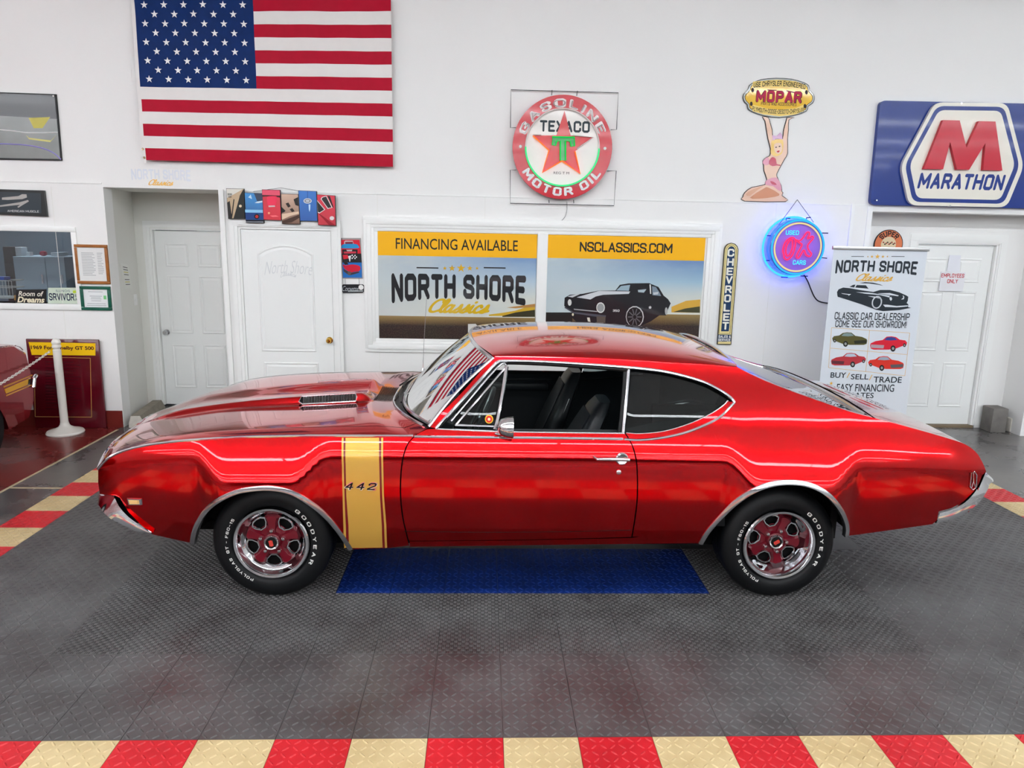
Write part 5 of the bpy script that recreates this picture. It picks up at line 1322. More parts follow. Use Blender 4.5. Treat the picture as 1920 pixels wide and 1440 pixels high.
def sky_print(name, top, low, x_sun, warm):
    m = bpy.data.materials.new(name); m.use_nodes = True; nt = m.node_tree; b = nt.nodes['Principled BSDF']; L = nt.links.new
    tc = nt.nodes.new('ShaderNodeTexCoord'); s_ = nt.nodes.new('ShaderNodeSeparateXYZ'); L(tc.outputs['Generated'], s_.inputs[0])
    r = nt.nodes.new('ShaderNodeValToRGB'); e = r.color_ramp.elements
    e[0].position = .28; e[0].color = (*lin((222, 220, 205)), 1); e[1].position = 1; e[1].color = (*lin(top), 1); q = e.new(.6); q.color = (*lin(low), 1)
    L(s_.outputs['Z'], r.inputs[0])
    n = nt.nodes.new('ShaderNodeTexNoise'); n.inputs['Scale'].default_value = 2.2; n.inputs['Detail'].default_value = 5; L(tc.outputs['Generated'], n.inputs['Vector'])
    r2 = nt.nodes.new('ShaderNodeValToRGB'); r2.color_ramp.elements[0].position = .45; r2.color_ramp.elements[1].position = .75; L(n.outputs['Fac'], r2.inputs[0])
    mx = nt.nodes.new('ShaderNodeMix'); mx.data_type = 'RGBA'; mx.inputs[7].default_value = (*lin(warm), 1)
    # clouds gather on the left, blue sky on the right
    mr = nt.nodes.new('ShaderNodeMapRange'); mr.inputs[1].default_value = 0; mr.inputs[2].default_value = 1; mr.inputs[3].default_value = .9; mr.inputs[4].default_value = .12; L(s_.outputs['X'], mr.inputs[0])
    ad = nt.nodes.new('ShaderNodeMath'); ad.operation = 'MULTIPLY_ADD'; ad.inputs[1].default_value = .35; L(r2.outputs[0], ad.inputs[0]); L(mr.outputs[0], ad.inputs[2])
    cl = nt.nodes.new('ShaderNodeClamp'); L(ad.outputs[0], cl.inputs[0]); L(cl.outputs[0], mx.inputs[0]); L(r.outputs[0], mx.inputs[6]); L(mx.outputs[2], b.inputs['Base Color'])
    b.inputs['Roughness'].default_value = .35; b.inputs['Coat Weight'].default_value = .6; b.inputs['Coat Roughness'].default_value = .08; return m
def road_print():
    m = bpy.data.materials.new('road print'); m.use_nodes = True; nt = m.node_tree; b = nt.nodes['Principled BSDF']; L = nt.links.new
    tc = nt.nodes.new('ShaderNodeTexCoord'); n = nt.nodes.new('ShaderNodeTexNoise'); n.inputs['Scale'].default_value = 90; n.inputs['Detail'].default_value = 4; L(tc.outputs['Object'], n.inputs['Vector'])
    s_ = nt.nodes.new('ShaderNodeSeparateXYZ'); L(tc.outputs['Generated'], s_.inputs[0])
    r = nt.nodes.new('ShaderNodeValToRGB'); e = r.color_ramp.elements; e[0].position = .42; e[0].color = (*lin((8, 8, 9)), 1); e[1].position = .74; e[1].color = (*lin((66, 57, 44)), 1); L(n.outputs['Fac'], r.inputs[0])
    r2 = nt.nodes.new('ShaderNodeValToRGB'); e = r2.color_ramp.elements; e[0].position = .62; e[0].color = (0, 0, 0, 1); e[1].position = 1; e[1].color = (.85, .85, .85, 1); L(s_.outputs['Z'], r2.inputs[0])
    mx = nt.nodes.new('ShaderNodeMix'); mx.data_type = 'RGBA'; mx.inputs[7].default_value = (*lin((150, 124, 70)), 1); L(r2.outputs[0], mx.inputs[0]); L(r.outputs[0], mx.inputs[6]); L(mx.outputs[2], b.inputs['Base Color'])
    b.inputs['Roughness'].default_value = .35; b.inputs['Coat Weight'].default_value = .6; b.inputs['Coat Roughness'].default_value = .08; return m
m_road = road_print(); PY = pm((250, 184, 8), .35, .6); HILL = pm((52, 50, 30), .35, .5); GOLDL = pm((196, 158, 44), .35, .5)
pz1 = onY(860, 436.5, Yp).z; pz0 = onY(712, 638, Yp).z
def poster(label, xl, xr, top_px, band_px):
    sg = Sign('window_poster', label, 'poster', ((xl+xr)/2, 636), YW-.0, None)
    return sg
g6 = crop(700, 425, 6.0)
sg = Sign('window_poster', 'poster reading FINANCING AVAILABLE over NORTH SHORE Classics in the wide window frame', 'poster', (855, 638), YW)
D = .012
x0_, x1_ = onY(706.5, 435, YW-D).x, onY(1007.5, 440, YW-D).x; x1_ = min(x1_, mu0); zb_ = onY(860, 481.5, YW-D).z; zr_ = onY(860, 594, YW-D).z
def slab(name, xa, xb, za, zb, d0, d1, m): return MB().box((xa, YW-d1, za), (xb, YW-d0, zb)).build(name, m, sg.root, sg.O)
slab('header', x0_, x1_, zb_, pz1, 0, D, PY); slab('sky_print', x0_, x1_, zr_, zb_, 0, D, sky_print('poster sky', (70, 124, 184), (170, 196, 214), .4, (196, 204, 204))); slab('road_print', x0_, x1_, pz0, zr_, 0, D, m_road)
sg.poly('print_shape', g6((1300, 990), (1480, 965), (1600, 945), (1818, 870), (1818, 1000), (1300, 1005)), D, D+.0006, GOLDL); sg.poly('print_shape', g6((1450, 1005), (1600, 965), (1818, 935), (1818, 1015), (1450, 1015)), D, D+.001, HILL); sg.poly('print_shape', g6((1500, 910), (1820, 868), (1820, 905), (1600, 918)), D, D+.001, pm((176, 128, 70), .35, .5))
sg.poly('print_shape', g6((1065, 1095), (1150, 1092), (1330, 1290), (1065, 1290)), D, D+.0008, pm((206, 204, 198), .4))
sg.text('lettering', 'FINANCING AVAILABLE', (742, 448.5, 971, 469), D+.0008, BLACK, bold=.006, plain=True)
sg.text('lettering', 'NORTH SHORE', (734, 514.5, 986, 560), D+.001, pm((24, 26, 30), .35, .3), bold=.048, warp=.25); sg.text('script', 'Classics', (803, 560, 919, 588), D+.0014, pm((206, 168, 20), .35, .5), bold=.028, shear=.45)
for x, r in ((834, .022), (847.5, .034), (864.5, .045), (881, .03), (894.5, .02)): sg.star('star', (x, 503), r, D+.001, pm((206, 160, 20), .4))
for a, b in ((781, 822), (907, 948)): sg.rect('rule', (a, 501, b, 503.4), D, D+.0008, BLACK)
sg = Sign('window_poster', 'poster reading NSCLASSICS.COM over a black striped muscle car in the wide window frame', 'poster', (1170, 638), YW)
x0_, x1_ = mu1, onY(1323, 448, YW-D).x; zb_ = onY(1180, 486.5, YW-D).z; zr_ = onY(1050, 586, YW-D).z
slab('header', x0_, x1_, zb_, pz1, 0, D, PY); slab('sky_print', x0_, x1_, zr_, zb_, 0, D, sky_print('poster sky two', (48, 104, 170), (150, 186, 208), .4, (186, 200, 206))); slab('road_print', x0_, x1_, pz0, zr_, 0, D, m_road)
sg.text('lettering', 'NSCLASSICS.COM', (1087, 455, 1261, 473.5), D+.0008, BLACK, bold=.018, spacing=.9)
g7 = crop(1020, 480, 6.194)
def cs_(pts, c, k, sm=0, coat=.4): return sg.poly('print_shape', g7(*pts), D, D+.0006+.0003*k, pm(c, .4, coat), None, sm)
cs_([(1480,590),(1650,520),(1815,505),(1810,660),(1480,655)], (206, 160, 60), 0); cs_([(1500,650),(1640,610),(1810,585),(1810,660)], (60, 60, 34), 1)
cs_([(20,655),(330,655),(330,775),(20,775)], (28, 26, 24), 0)
# car silhouette
cs_([(235,580),(240,485),(300,450),(440,440),(640,402),(830,400),(880,335),(980,318),(1220,315),(1330,360),(1390,460),(1440,500),(1472,550),(1440,620),(1420,690),(1340,690),(1240,760),(1150,800),(1110,830),(960,830),(930,800),(620,800),(380,770),(310,700),(320,650)], (20, 20, 26), 2)
cs_([(380,480),(640,405),(1000,412),(985,440),(690,450),(600,470),(540,505)], (206, 208, 212), 3); cs_([(270,470),(370,445),(420,442),(330,482)], (196, 198, 202), 3)
cs_([(840,400),(895,348),(1000,335),(985,405)], (150, 172, 186), 3); cs_([(1090,395),(1190,385),(1160,425),(1095,420)], (170, 184, 192), 3); cs_([(1255,350),(1300,360),(1345,430),(1360,465),(1260,455)], (120, 134, 148), 3); cs_([(1225,330),(1240,330),(1245,440),(1232,440)], (214, 214, 214), 4)
sg.poly('print_shape', g7(*circ(657,600,50,62)), D, D+.0018, pm((220,220,216), .4, .4)); sg.poly('print_shape', g7(*circ(657,600,40,50)), D, D+.0021, pm((150,152,152), .4, .4)); sg.poly('print_shape', g7(*circ(298,540,22,38)), D, D+.0018, pm((214,214,210), .4, .4))
cs_([(250,590),(345,650),(720,690),(715,715),(600,705),(340,665),(235,600)], (70, 72, 82), 4); cs_([(345,612),(620,640),(620,650),(350,625)], (170, 170, 172), 5)
cs_([(610,700),(715,705),(710,790),(615,785)], (84, 74, 66), 5); sg.text('lettering', '350', (1149, 580.5, 1161.5, 584.5), D+.003, WHITE, bold=.02)
sg.poly('print_shape', g7(*circ(1055,705,105,125)), D, D+.0024, pm((196,196,196), .4, .4)); sg.poly('print_shape', g7(*circ(1053,708,95,115)), D, D+.0027, pm((16,16,18), .4, .4)); 
for a in range(10):
    q = a*math.pi/5; cx_, cy_ = 1053, 708
    sg.poly('print_shape', g7((cx_+20*math.cos(q-.3), cy_+25*math.sin(q-.3)), (cx_+80*math.cos(q-.07), cy_+98*math.sin(q-.07)), (cx_+80*math.cos(q+.07), cy_+98*math.sin(q+.07)), (cx_+20*math.cos(q+.3), cy_+25*math.sin(q+.3))), D, D+.003, pm((92,92,96), .4, .4))
sg.poly('print_shape', g7(*circ(1420,640,16,44)), D, D+.0024, pm((170,170,170), .4, .4)); sg.star('print_shape', g7((1232, 598))[0], .018, D+.003, pm((210,210,210)), k=.55)
sg.poly('print_shape', g7((500,715),(530,715),(540,765),(510,760)), D, D+.0024, pm((220,214,200), .4)); sg.poly('print_shape', g7(*circ(335,680,12,16)), D, D+.0024, pm((230,220,190), .4))
cs_([(1265,425),(1330,415),(1325,445),(1275,450)], (190,194,200), 5)

# ---- round gasoline neon sign --------------------------------------
g8 = crop(930, 140, 5.538)
C8 = g8((690, 757))[0]
sg = Sign('neon_sign', 'round red and white gasoline and motor oil neon sign with green T in a star', 'neon sign', (1055, 376))
R8 = (onY(g8((1207, 757))[0][0], C8[1], YW-.1).x-onY(g8((172, 757))[0][0], C8[1], YW-.1).x)/2
m_ered = pm((196, 22, 42), .25, .4); m_ewh = pm((236, 230, 224), .3, .4)
sg.disc('face', C8, R8, .05, .10, m_ered, n=72); sg.disc('inner_face', C8, R8*.735, .10, .104, m_ewh, n=64)
ringp = [(690+388*math.cos(a*math.pi/36), 757+400*math.sin(a*math.pi/36)) for a in range(72)]
def circ3(name, r, d, tr, m, a0=0, a1=360, parent=None):
    q = sg.w(C8, d); N = 60; pts = [q+Vector((r*math.cos(math.radians(lerp(a0, a1, k/N))), 0, r*math.sin(math.radians(lerp(a0, a1, k/N))))) for k in range(N+1)]
    return MB().tube(pts, tr, 8).build(name, m, parent or sg.root, sg.O)
n_green = emis('neon green', (80, 240, 150), .8); n_greent = emis('neon green deep', (24, 220, 90), .8); n_or = emis('neon orange red', (255, 120, 50), 1.1); n_unlit = mat('unlit neon glass', (226, 214, 210), .15, 0, .8); n_white = emis('neon white', (240, 246, 255), .62)
circ3('ring_tube', R8*.735, .125, .007, n_unlit, 0, 180); circ3('neon_ring', R8*.735, .125, .008, n_green, 180, 360)
sg.star('star', g8((698, 765))[0], 0, .104, m_ered) if False else None
st8 = [(712,375),(775,632),(1015,650),(820,795),(875,1030),(685,895),(480,1018),(550,785),(378,632),(628,630)]
sg.poly('star', g8(*st8), .104, .107, pm((206, 16, 28), .25, .4))
sg.text('lettering', 'TEXACO', g8((455, 478))[0]+g8((975, 598))[0], .1055, pm((38, 50, 56)), bold=.035)
sg.poly('star_point', g8((712,378),(772,630),(630,630)), .1055, .1085, pm((206, 52, 56), .25, .4))
sg.tube('neon_star', g8((685,895),(875,1030),(820,795)), .006, .122, n_or); sg.tube('neon_star', g8((685,895),(480,1018),(550,785),(385,635)), .006, .122, n_or); sg.tube('star_tube', g8((385,620),(470,625)), .006, .122, n_unlit); sg.tube('star_tube', g8((800,630),(1010,650),(840,770)), .006, .122, n_unlit)
T8 = [(585,645),(815,650),(815,740),(780,745),(770,690),(722,688),(722,890),(668,890),(668,688),(630,690),(618,735),(585,730)]
sg.poly('letter_t', g8(*T8), .107, .110, pm((20, 150, 70), .3, .6)); sg.tube('neon_letter', g8(*T8), .0065, .124, n_greent, closed=True)
sg.text('lettering', 'REG T M', g8((598, 1008))[0]+g8((760, 1034))[0], .1055, pm((60, 50, 50)))
ring_text(sg, 'lettering', 'GASOLINE', C8, R8*.845, 92, 142, R8*.17, .1025, pm((246, 238, 236)), .045, spacing=1.25); ring_text(sg, 'lettering_tube', 'GASOLINE', C8, R8*.845, 92, 140, R8*.13, .118, mat('tube glass grey', (150, 130, 130), .2, 0, .6), -.012, spacing=1.32)
ring_text(sg, 'lettering', 'MOTOR OIL', C8, R8*.855, 270, 118, R8*.17, .1025, pm((246, 240, 240)), .045, True, 1.2); ring_text(sg, 'neon_lettering', 'MOTOR OIL', C8, R8*.855, 270, 116, R8*.125, .118, n_white, -.012, True, 1.28)
for x in (254, 1132): sg.disc('bolt', g8((x, 745 if x < 500 else 765))[0], .014, .1, .108, WHITE, n=14)
for pts in (((210,550),(150,550),(155,157),(1270,188),(1252,570),(1190,572)), ((210,990),(148,990),(148,1335),(1225,1360),(1248,998),(1150,1000)), ((578,215),(582,160)), ((838,220),(845,168)), ((548,1300),(552,1332)), ((806,1300),(808,1335))):
    sg.tube('wire_frame', g8(*pts), .0035, .03, pm((40, 44, 46), .4), n=6)
sg = Sign('sign_cable', 'thin grey cable hanging below the gasoline neon sign', 'cable', (1050, 418)); sg.tube('cable', [(1063, 378), (1063, 392), (1060, 405), (1052, 414), (1038, 419), (1025, 417), (1015, 415)], .003, .005, pm((150, 150, 150)), smooth=4, n=5)

# ---- parts sign carried by a kneeling figure -----------------------
g9 = crop(1380, 140, 5.7625)
sg = Sign('cutout_sign', 'yellow oval auto parts sign held up by a painted kneeling woman in red swimwear', 'sign', (1432, 379))
OL = pm((40, 26, 28)); SK = pm((236, 196, 172), .4, .4); SK2 = pm((206, 140, 106), .4, .4); SWM = pm((190, 40, 78), .4, .4); SWL = pm((222, 150, 170), .4, .4); HAIR = pm((240, 200, 110), .4, .4)
def a9(name, pts, m, d, sm=2): return sg.poly(name, g9(*pts), .004, .010+.0006*d, m, None, sm)
body_ = [(285,452),(352,462),(372,520),(395,600),(400,660),(440,700),(500,690),(512,600),(545,480),(560,462),(635,462),(575,490),(570,600),(560,700),(560,850),(530,910),(492,980),(445,1070),(450,1110),(492,1200),(498,1260),(512,1275),(500,1305),(535,1330),(535,1375),(95,1370),(72,1320),(95,1270),(170,1215),(310,1185),(330,1130),(300,1040),(298,985),(290,930),(330,890),(365,870),(370,800),(345,700),(325,590),(310,500)]
sg.poly('backing', g9(*body_), 0, .010, OL, None, 2)
ctr = (410, 950)
def shrink(pts, k=6):
    n = len(pts); out = []
    for i in range(n):
        a, b, c = Vector(pts[i-1]), Vector(pts[i]), Vector(pts[(i+1) % n]); t = (c-a).normalized(); nn = Vector((t.y, -t.x)); out.append(tuple(b-nn*k))
    A = sum(pts[i-1][0]*pts[i][1]-pts[i][0]*pts[i-1][1] for i in range(n)); 
    B = sum(out[i-1][0]*out[i][1]-out[i][0]*out[i-1][1] for i in range(n))
    if abs(B) > abs(A): out = [tuple(2*Vector(pts[i])-Vector(out[i])) for i in range(n)]
    return out
a9('skin', shrink(body_, 7), SK, 1)
a9('shading', [(150,1330),(300,1230),(350,1220),(470,1290),(420,1320),(250,1340)], SK2, 2); a9('shading', [(105,1290),(180,1240),(300,1200),(240,1240),(150,1310)], pm((222,168,138), .4, .4), 2)
a9('swim_bottom', [(335,1135),(440,1110),(488,1205),(486,1255),(450,1245),(400,1205),(320,1190)], SWL, 2); a9('swim_shade', [(370,1150),(410,1160),(440,1190),(390,1185)], SWM, 3)
a9('swim_top', [(292,935),(330,895),(355,905),(360,960),(330,978),(298,968)], SWL, 2, 3); a9('swim_top', [(358,935),(390,890),(430,910),(440,965),(478,972),(478,985),(440,982),(395,988),(362,970)], SWM, 2, 2)
a9('hair', [(385,715),(430,700),(500,700),(512,760),(500,840),(470,870),(430,880),(395,870),(375,840),(380,780)], HAIR, 3, 3); a9('face', [(415,750),(480,738),(500,780),(492,830),(465,855),(435,850),(415,815)], pm((244, 210, 184), .4, .4), 4, 3)
a9('mouth', [(440,828),(470,818),(466,836),(450,840)], pm((190, 50, 60)), 5); a9('eye', [(425,782),(440,778),(440,788),(427,790)], OL, 5); a9('eye', [(462,772),(478,768),(478,778),(464,782)], OL, 5)
a9('bow', [(392,655),(440,665),(480,625),(502,655),(500,700),(440,690),(400,712)], pm((214, 170, 206), .4, .4), 4, 1)
ov = [(75,250),(85,205),(125,165),(140,125),(165,95),(270,50),(430,35),(600,45),(740,85),(790,120),(800,165),(840,210),(850,260),(830,310),(780,345),(765,395),(640,440),(470,465),(300,445),(180,405),(130,370),(120,325),(90,295)]
sg.poly('plate', g9(*ov), .0, .016, pm((50, 50, 44), .4, .4), None, 2); sg.poly('rim', g9(*shrink(ov, 8)), .016, .0168, pm((196, 200, 196), .4, .5), None, 2); sg.poly('inner_line', g9(*shrink(ov, 20)), .0168, .0174, OL, None, 2); sg.poly('face', g9(*shrink(ov, 26)), .0174, .018, pm((232, 184, 24), .4, .5), None, 2)
a9_ = lambda nm, body, box, m, **k: sg.text(nm, body, g9(box[:2])[0]+g9(box[2:])[0], .0192, m, **k)
sg.poly('band', g9((170,150),(185,75),(440,55),(640,70),(760,110),(750,185),(700,165),(440,130),(250,140)), .018, .0186, pm((240, 208, 110), .4, .4)); sg.poly('band', g9((165,345),(190,325),(330,365),(480,378),(640,362),(740,320),(735,395),(640,430),(470,450),(300,430),(180,395)), .018, .0186, pm((240, 208, 110), .4, .4))
a9_('lettering', 'USE CHRYSLER ENGINEERED', (185, 72, 752, 145), BLACK, bold=.02, arch=.0, warp=.35) if False else a9_('lettering', 'USE CHRYSLER ENGINEERED', (190, 95, 752, 150), BLACK, bold=.02, arch=1.0)
a9_('lettering', 'PLYMOUTH-DODGE-DESOTO-CHRYSLER', (175, 348, 735, 395), BLACK, bold=.01, arch=-1.2); a9_('lettering', 'PARTS AND ACCESSORIES', (270, 298, 655, 335), BLACK, bold=.004)
sg.text('lettering_shadow', 'MOPAR', g9((216, 172))[0]+g9((716, 306))[0], .0190, pm((70, 16, 30)), bold=.07); sg.text('lettering', 'MOPAR', g9((222, 176))[0]+g9((708, 300))[0], .0196, pm((176, 24, 62)), bold=.045)
for pts in ([(340,160),(440,165),(440,175),(340,170)], [(545,168),(712,206),(712,218),(545,180)]): sg.poly('overline', g9(*pts), .018, .0195, pm((110, 20, 40)))
for x, y in ((180,165),(762,190),(165,315),(745,340)): sg.poly('scroll', g9(*circ(x, y, 15, 24)), .018, .0195, OL)

# ---- round used cars neon sign --------------------------------------
g10 = crop(1420, 380, 7.2)
sg = Sign('neon_clock_sign', 'round blue glowing neon sign reading USED OK CARS', 'neon sign', (1494, 520))
C10 = g10((540, 603))[0]; YD = .17
R10 = (onY(g10((900, 603))[0][0], C10[1], YW-YD).x-onY(g10((180, 603))[0][0], C10[1], YW-YD).x)/2
m_can = mat('white sign can', (226, 226, 224), .4); q10 = sg.w(C10, YD)
MB().lathe([(R10*.98, 0), (R10*1.02, .005), (R10*1.04, .06), (R10*.98, .12), (R10*.9, .13)], 'y', q10, 60).build('can', mat('blue sign can', (60, 130, 220), .3, 0, .6), sg.root, sg.O)
MB().lathe([(0, .012), (R10*.97, .012)], 'y', q10, 60).build('face', mat('sign face lilac', (142, 104, 226), .35, 0, .3), sg.root, sg.O)
MB().lathe([(0, .15), (R10*1.08, .15), (R10*1.08, .165), (0, .165)], 'y', q10, 60).build('back_plate', m_can, sg.root, sg.O)
def ring10(name, r, dy, tr, m):
    MB().tube([q10+Vector((r*math.cos(a*math.pi/32), dy, r*math.sin(a*math.pi/32))) for a in range(64)], tr, 8, True).build(name, m, sg.root, sg.O)
ring10('neon_ring', R10*.97, -.012, .009, emis('neon cyan', (60, 200, 255), .8)); ring10('neon_ring_inner', R10*.87, -.012, .008, emis('neon cream', (255, 232, 165), .75)); ring10('neon_back_ring', R10*1.10, .135, .010, emis('neon blue', (16, 60, 255), 14))
n_cy = emis('neon letter cyan', (60, 215, 255), 1.3); n_pk = emis('neon pink', (255, 40, 84), 1.7)
sg.text('neon_lettering', 'USED', g10((385, 375))[0]+g10((562, 435))[0], YD+.012, n_cy, bold=.02); sg.text('neon_lettering', 'CARS', g10((480, 778))[0]+g10((655, 838))[0], YD+.012, n_cy, bold=.02)
def t10(pts, m=n_pk, closed=True): sg.tube('neon_lettering', g10(*pts), .0075, YD+.014, m, closed=closed, smooth=3, n=6)
t10([(355,690),(345,640),(375,540),(440,480),(490,475),(515,520),(505,620),(465,720),(405,770),(365,745)]); t10([(385,680),(390,600),(430,520),(470,500),(475,600),(440,690),(405,720)])
t10([(520,500),(570,515),(620,470),(665,405),(700,400),(705,430),(680,485),(740,455),(755,480),(690,560),(680,600),(700,650),(730,690),(710,725),(660,705),(630,640),(600,680),(560,745),(530,735),(545,680),(590,600),(600,560),(560,535)])
for pts in (((390,240),(390,210),(445,212)), ((662,225),(662,205),(722,200)), ((130,445),(180,445)), ((120,780),(165,782)), ((320,1005),(410,1008)), ((585,990),(680,993)), ((875,410),(955,412)), ((870,742),(940,750))): sg.tube('bracket', g10(*pts), .005, YD-.06, BLACK, n=6)
for pts in (((290,300),(540,-40)), ((760,265),(540,-40))): sg.tube('hanging_chain', g10(*pts), .003, YD-.08, pm((70, 70, 76)), n=5)
sg = Sign('power_cord', 'black power cord hanging from the round blue neon sign', 'cord', (1530, 560)); sg.tube('cord', g10((630, 975), (680, 1060), (720, 1160), (770, 1270), (830, 1330), (940, 1356), (1050, 1360)), .006, .02, BLACK, smooth=4)

# ---- vertical blue sign ---------------------------------------------
g11 = crop(1240, 400, 5.144)
sg = Sign('vertical_sign', 'tall navy and cream sign reading CHEVROLET downwards beside the window frame', 'sign', (1358, 646))
ol = [(535,1262),(605,350),(625,305),(675,283),(725,300),(745,345),(685,1110),(675,1270)]
def arc_sign(dx, top, m, d0, d1, nm, cut=None):
    L_ = lambda f: lerp(605, 540, f)
    return None
sg.poly('plate', g11((538,1265),(575,760),(607,350),(617,318),(640,295),(675,284),(712,294),(735,318),(744,350),(712,760),(684,1115),(675,1268)), 0, .02, pm((60, 52, 30), .4, .3))
sg.poly('border', g11((546,1258),(583,760),(614,352),(624,322),(645,301),(675,291),(706,300),(728,322),(737,352),(705,760),(677,1112),(668,1260)), .02, .0206, pm((232, 216, 150), .4, .3))
sg.poly('line', g11((556,1160),(590,760),(622,355),(632,330),(650,311),(676,302),(700,310),(718,330),(726,355),(696,760),(668,1105),(664,1160)), .0206, .0211, pm((60, 54, 34), .4)); sg.poly('line', g11((559,1157),(593,760),(625,356),(634,333),(652,315),(676,306),(698,313),(715,333),(722,356),(692,760),(664,1102),(660,1157)), .0211, .0215, pm((232, 216, 150), .4))
sg.poly('field', g11((576,1138),(607,760),(638,360),(645,338),(660,322),(677,317),(695,323),(708,340),(712,360),(682,760),(655,1105),(650,1138)), .0215, .0222, pm((18, 52, 88), .35, .5))
sg.poly('foot_field', g11((546,1168),(672,1170),(670,1238),(541,1238)), .0206, .0222, pm((18, 52, 88), .35, .5)); sg.text('lettering', 'SALES &', g11((552, 1176))[0]+g11((670, 1202))[0], .0232, WHITE, bold=.03); sg.text('lettering', 'SERVICE', g11((548, 1208))[0]+g11((668, 1234))[0], .0232, WHITE, bold=.03)
for ch_, (x, y) in zip('CHEVROLET', ((673,380),(668,470),(661,560),(655,642),(648,733),(640,820),(633,910),(628,1000),(620,1085))):
    sg.text('lettering', ch_, g11((x-33, y-37))[0]+g11((x+31, y+37))[0], .0235, pm((240, 238, 226)), bold=.035)

# ---- blue hexagon sign ------------------------------------------------
g12 = crop(1520, 160, 4.5)
sg = Sign('hexagon_sign', 'large blue plastic sign with a red M in a white hexagon reading MARATHON', 'sign', (1790, 388))
m_blue = mat('sign blue plastic', (2, 44, 126), .28, 0, .3, .06); m_ivory = mat('sign ivory plastic', (234, 230, 218), .3, 0, .25, .08); m_mred = mat('sign red plastic', (190, 8, 44), .3, 0, .25, .08)
def r12(nm, pts, d0, d1, m, bev=0):
    q = [sg.w(p, d1) for p in g12(*pts)]
    return MB().prism([(v.x, v.z) for v in q], YW-d1, YW-d0, lambda u, v, d: Vector((u, d, v))).build(nm, m, sg.root, sg.O)
def rounded(pts, r, k=5):
    n = len(pts); out = []
    for i in range(n):
        a, b, c = Vector(pts[i-1]), Vector(pts[i]), Vector(pts[(i+1) % n]); p = b+(a-b).normalized()*r; q = b+(c-b).normalized()*r
        for j in range(k+1):
            t = j/k; out.append(tuple((p*(1-t)**2)+(b*2*t*(1-t))+(q*t*t)))
    return out
r12('plate', rounded([(590,128),(2130,160),(2085,1045),(502,1008)], 45), 0, .05, m_blue)
hexo = [(1050,142),(1660,150),(1798,685),(1655,1030),(830,1012),(760,680)]
def hx(k): 
    c = Vector((1279, 600)); return [tuple(c+(Vector(p)-c)*k) for p in hexo]
r12('hexagon_rim', rounded(hx(1.0), 70), .05, .085, m_ivory); r12('hexagon_line', rounded(hx(.93), 62), .085, .0865, m_blue); r12('hexagon_face', rounded(hx(.855), 52), .0865, .088, m_ivory)
r12('letter_m', [(1118,293),(1258,296),(1315,525),(1420,302),(1560,305),(1618,718),(1455,715),(1475,488),(1338,712),(1235,710),(1178,478),(1118,708),(955,706)], .088, .125, m_mred)
sg.text('lettering', 'MARATHON', g12((905, 745))[0]+g12((1640, 880))[0], .0895, m_blue, bold=.04, shear=.18)
for x, y in ((558,970),(1275,152),(1180,1016)): sg.disc('screw', g12((x, y))[0], .008, .05, .09, m_steel, n=10)
# ---- round orange sign partly behind the banner -------------------------
g13 = crop(1520, 420, 3.4275)
sg = Sign('round_sign', 'round orange sign reading SUPER half hidden behind the banner stand', 'sign', (1667, 490), BY)
q_ = sg.w(g13((500, 132))[0]); Rr = .155
sg.disc('plate', g13((500, 132))[0], Rr, 0, .015, BLACK); sg.disc('field', g13((500, 132))[0], Rr*.95, .015, .0165, pm((216, 120, 78), .5)); sg.disc('centre', g13((500, 132))[0], Rr*.52, .0165, .018, pm((226, 206, 170), .5)); ring_text(sg, 'lettering', 'SUPER', g13((500, 132))[0], Rr*.73, 92, 108, Rr*.36, .0185, BLACK, .04, spacing=1.05)
for k in range(9): sg.poly('print_shape', g13(*circ(468+k*9, 118+6*((k*5) % 3), 6, 5, 8)), .018, .0186, pm((70, 64, 50) if k % 2 else (150, 60, 50)))

# ---- roll-up banner stand -------------------------------------------
BN = 6.72
g14 = crop(1540, 455, 7.786); g15 = crop(1540, 600, 7.786)
sg = Sign('banner_stand', 'tall roll-up banner reading NORTH SHORE Classics standing in front of the right door', 'banner', (1625, 800), BN, z=FZ)
bx0, bx1 = onY(1549, 600, BN).x, onY(1722, 600, BN).x; bzt = onY(1648, 467, BN).z
m_ban = mat('banner fabric', (214, 220, 228), .45, 0, .25, .15)
MB().box((bx0, BN-.001, .09), (bx1, BN+.001, bzt), 0).build('banner_sheet', m_ban, sg.root, sg.O)
MB().box((bx0-.012, BN-.014, bzt-.012), (bx1+.012, BN+.014, bzt+.02), .004).build('top_rail', SILVER, sg.root, sg.O)
MB().box((bx0-.02, BN-.06, FZ), (bx1+.02, BN+.06, .09), .012).build('base_cassette', SILVER, sg.root, sg.O)
MB().tube([((bx0+bx1)/2, BN+.03, .08), ((bx0+bx1)/2, BN+.012, bzt)], .008, 8).build('pole', SILVER, sg.root, sg.O)
NAVY = pm((34, 42, 50)); GO = pm((216, 166, 66)); dB = .003
def b14(nm, body, box, m, g=g14, **k): return sg.text(nm, body, g(box[:2])[0]+g(box[2:])[0], dB, m, **k)
b14('lettering', 'NORTH SHORE', (212, 262, 1405, 425), NAVY, bold=.035, warp=.25); b14('script', 'Classics', (505, 450, 1045, 565), GO, bold=.012, shear=.45)
b14('lettering', 'CLASSIC CAR DEALERSHIP', (195, 1022, 1290, 1130), NAVY, bold=.012); b14('lettering', 'COME SEE OUR SHOWROOM!', (205, 1140, 1245, 1240), NAVY, bold=.010)
b14('lettering', 'BUY', (135, 765, 362, 845), NAVY, g15, bold=.012, plain=True); b14('lettering', 'SELL', (432, 790, 690, 868), NAVY, g15, bold=.012, plain=True); b14('lettering', 'TRADE', (762, 828, 1175, 915), NAVY, g15, bold=.012, plain=True); b14('slash', '/', (372, 770, 415, 845), GO, g15); b14('slash', '/', (700, 800, 742, 880), GO, g15)
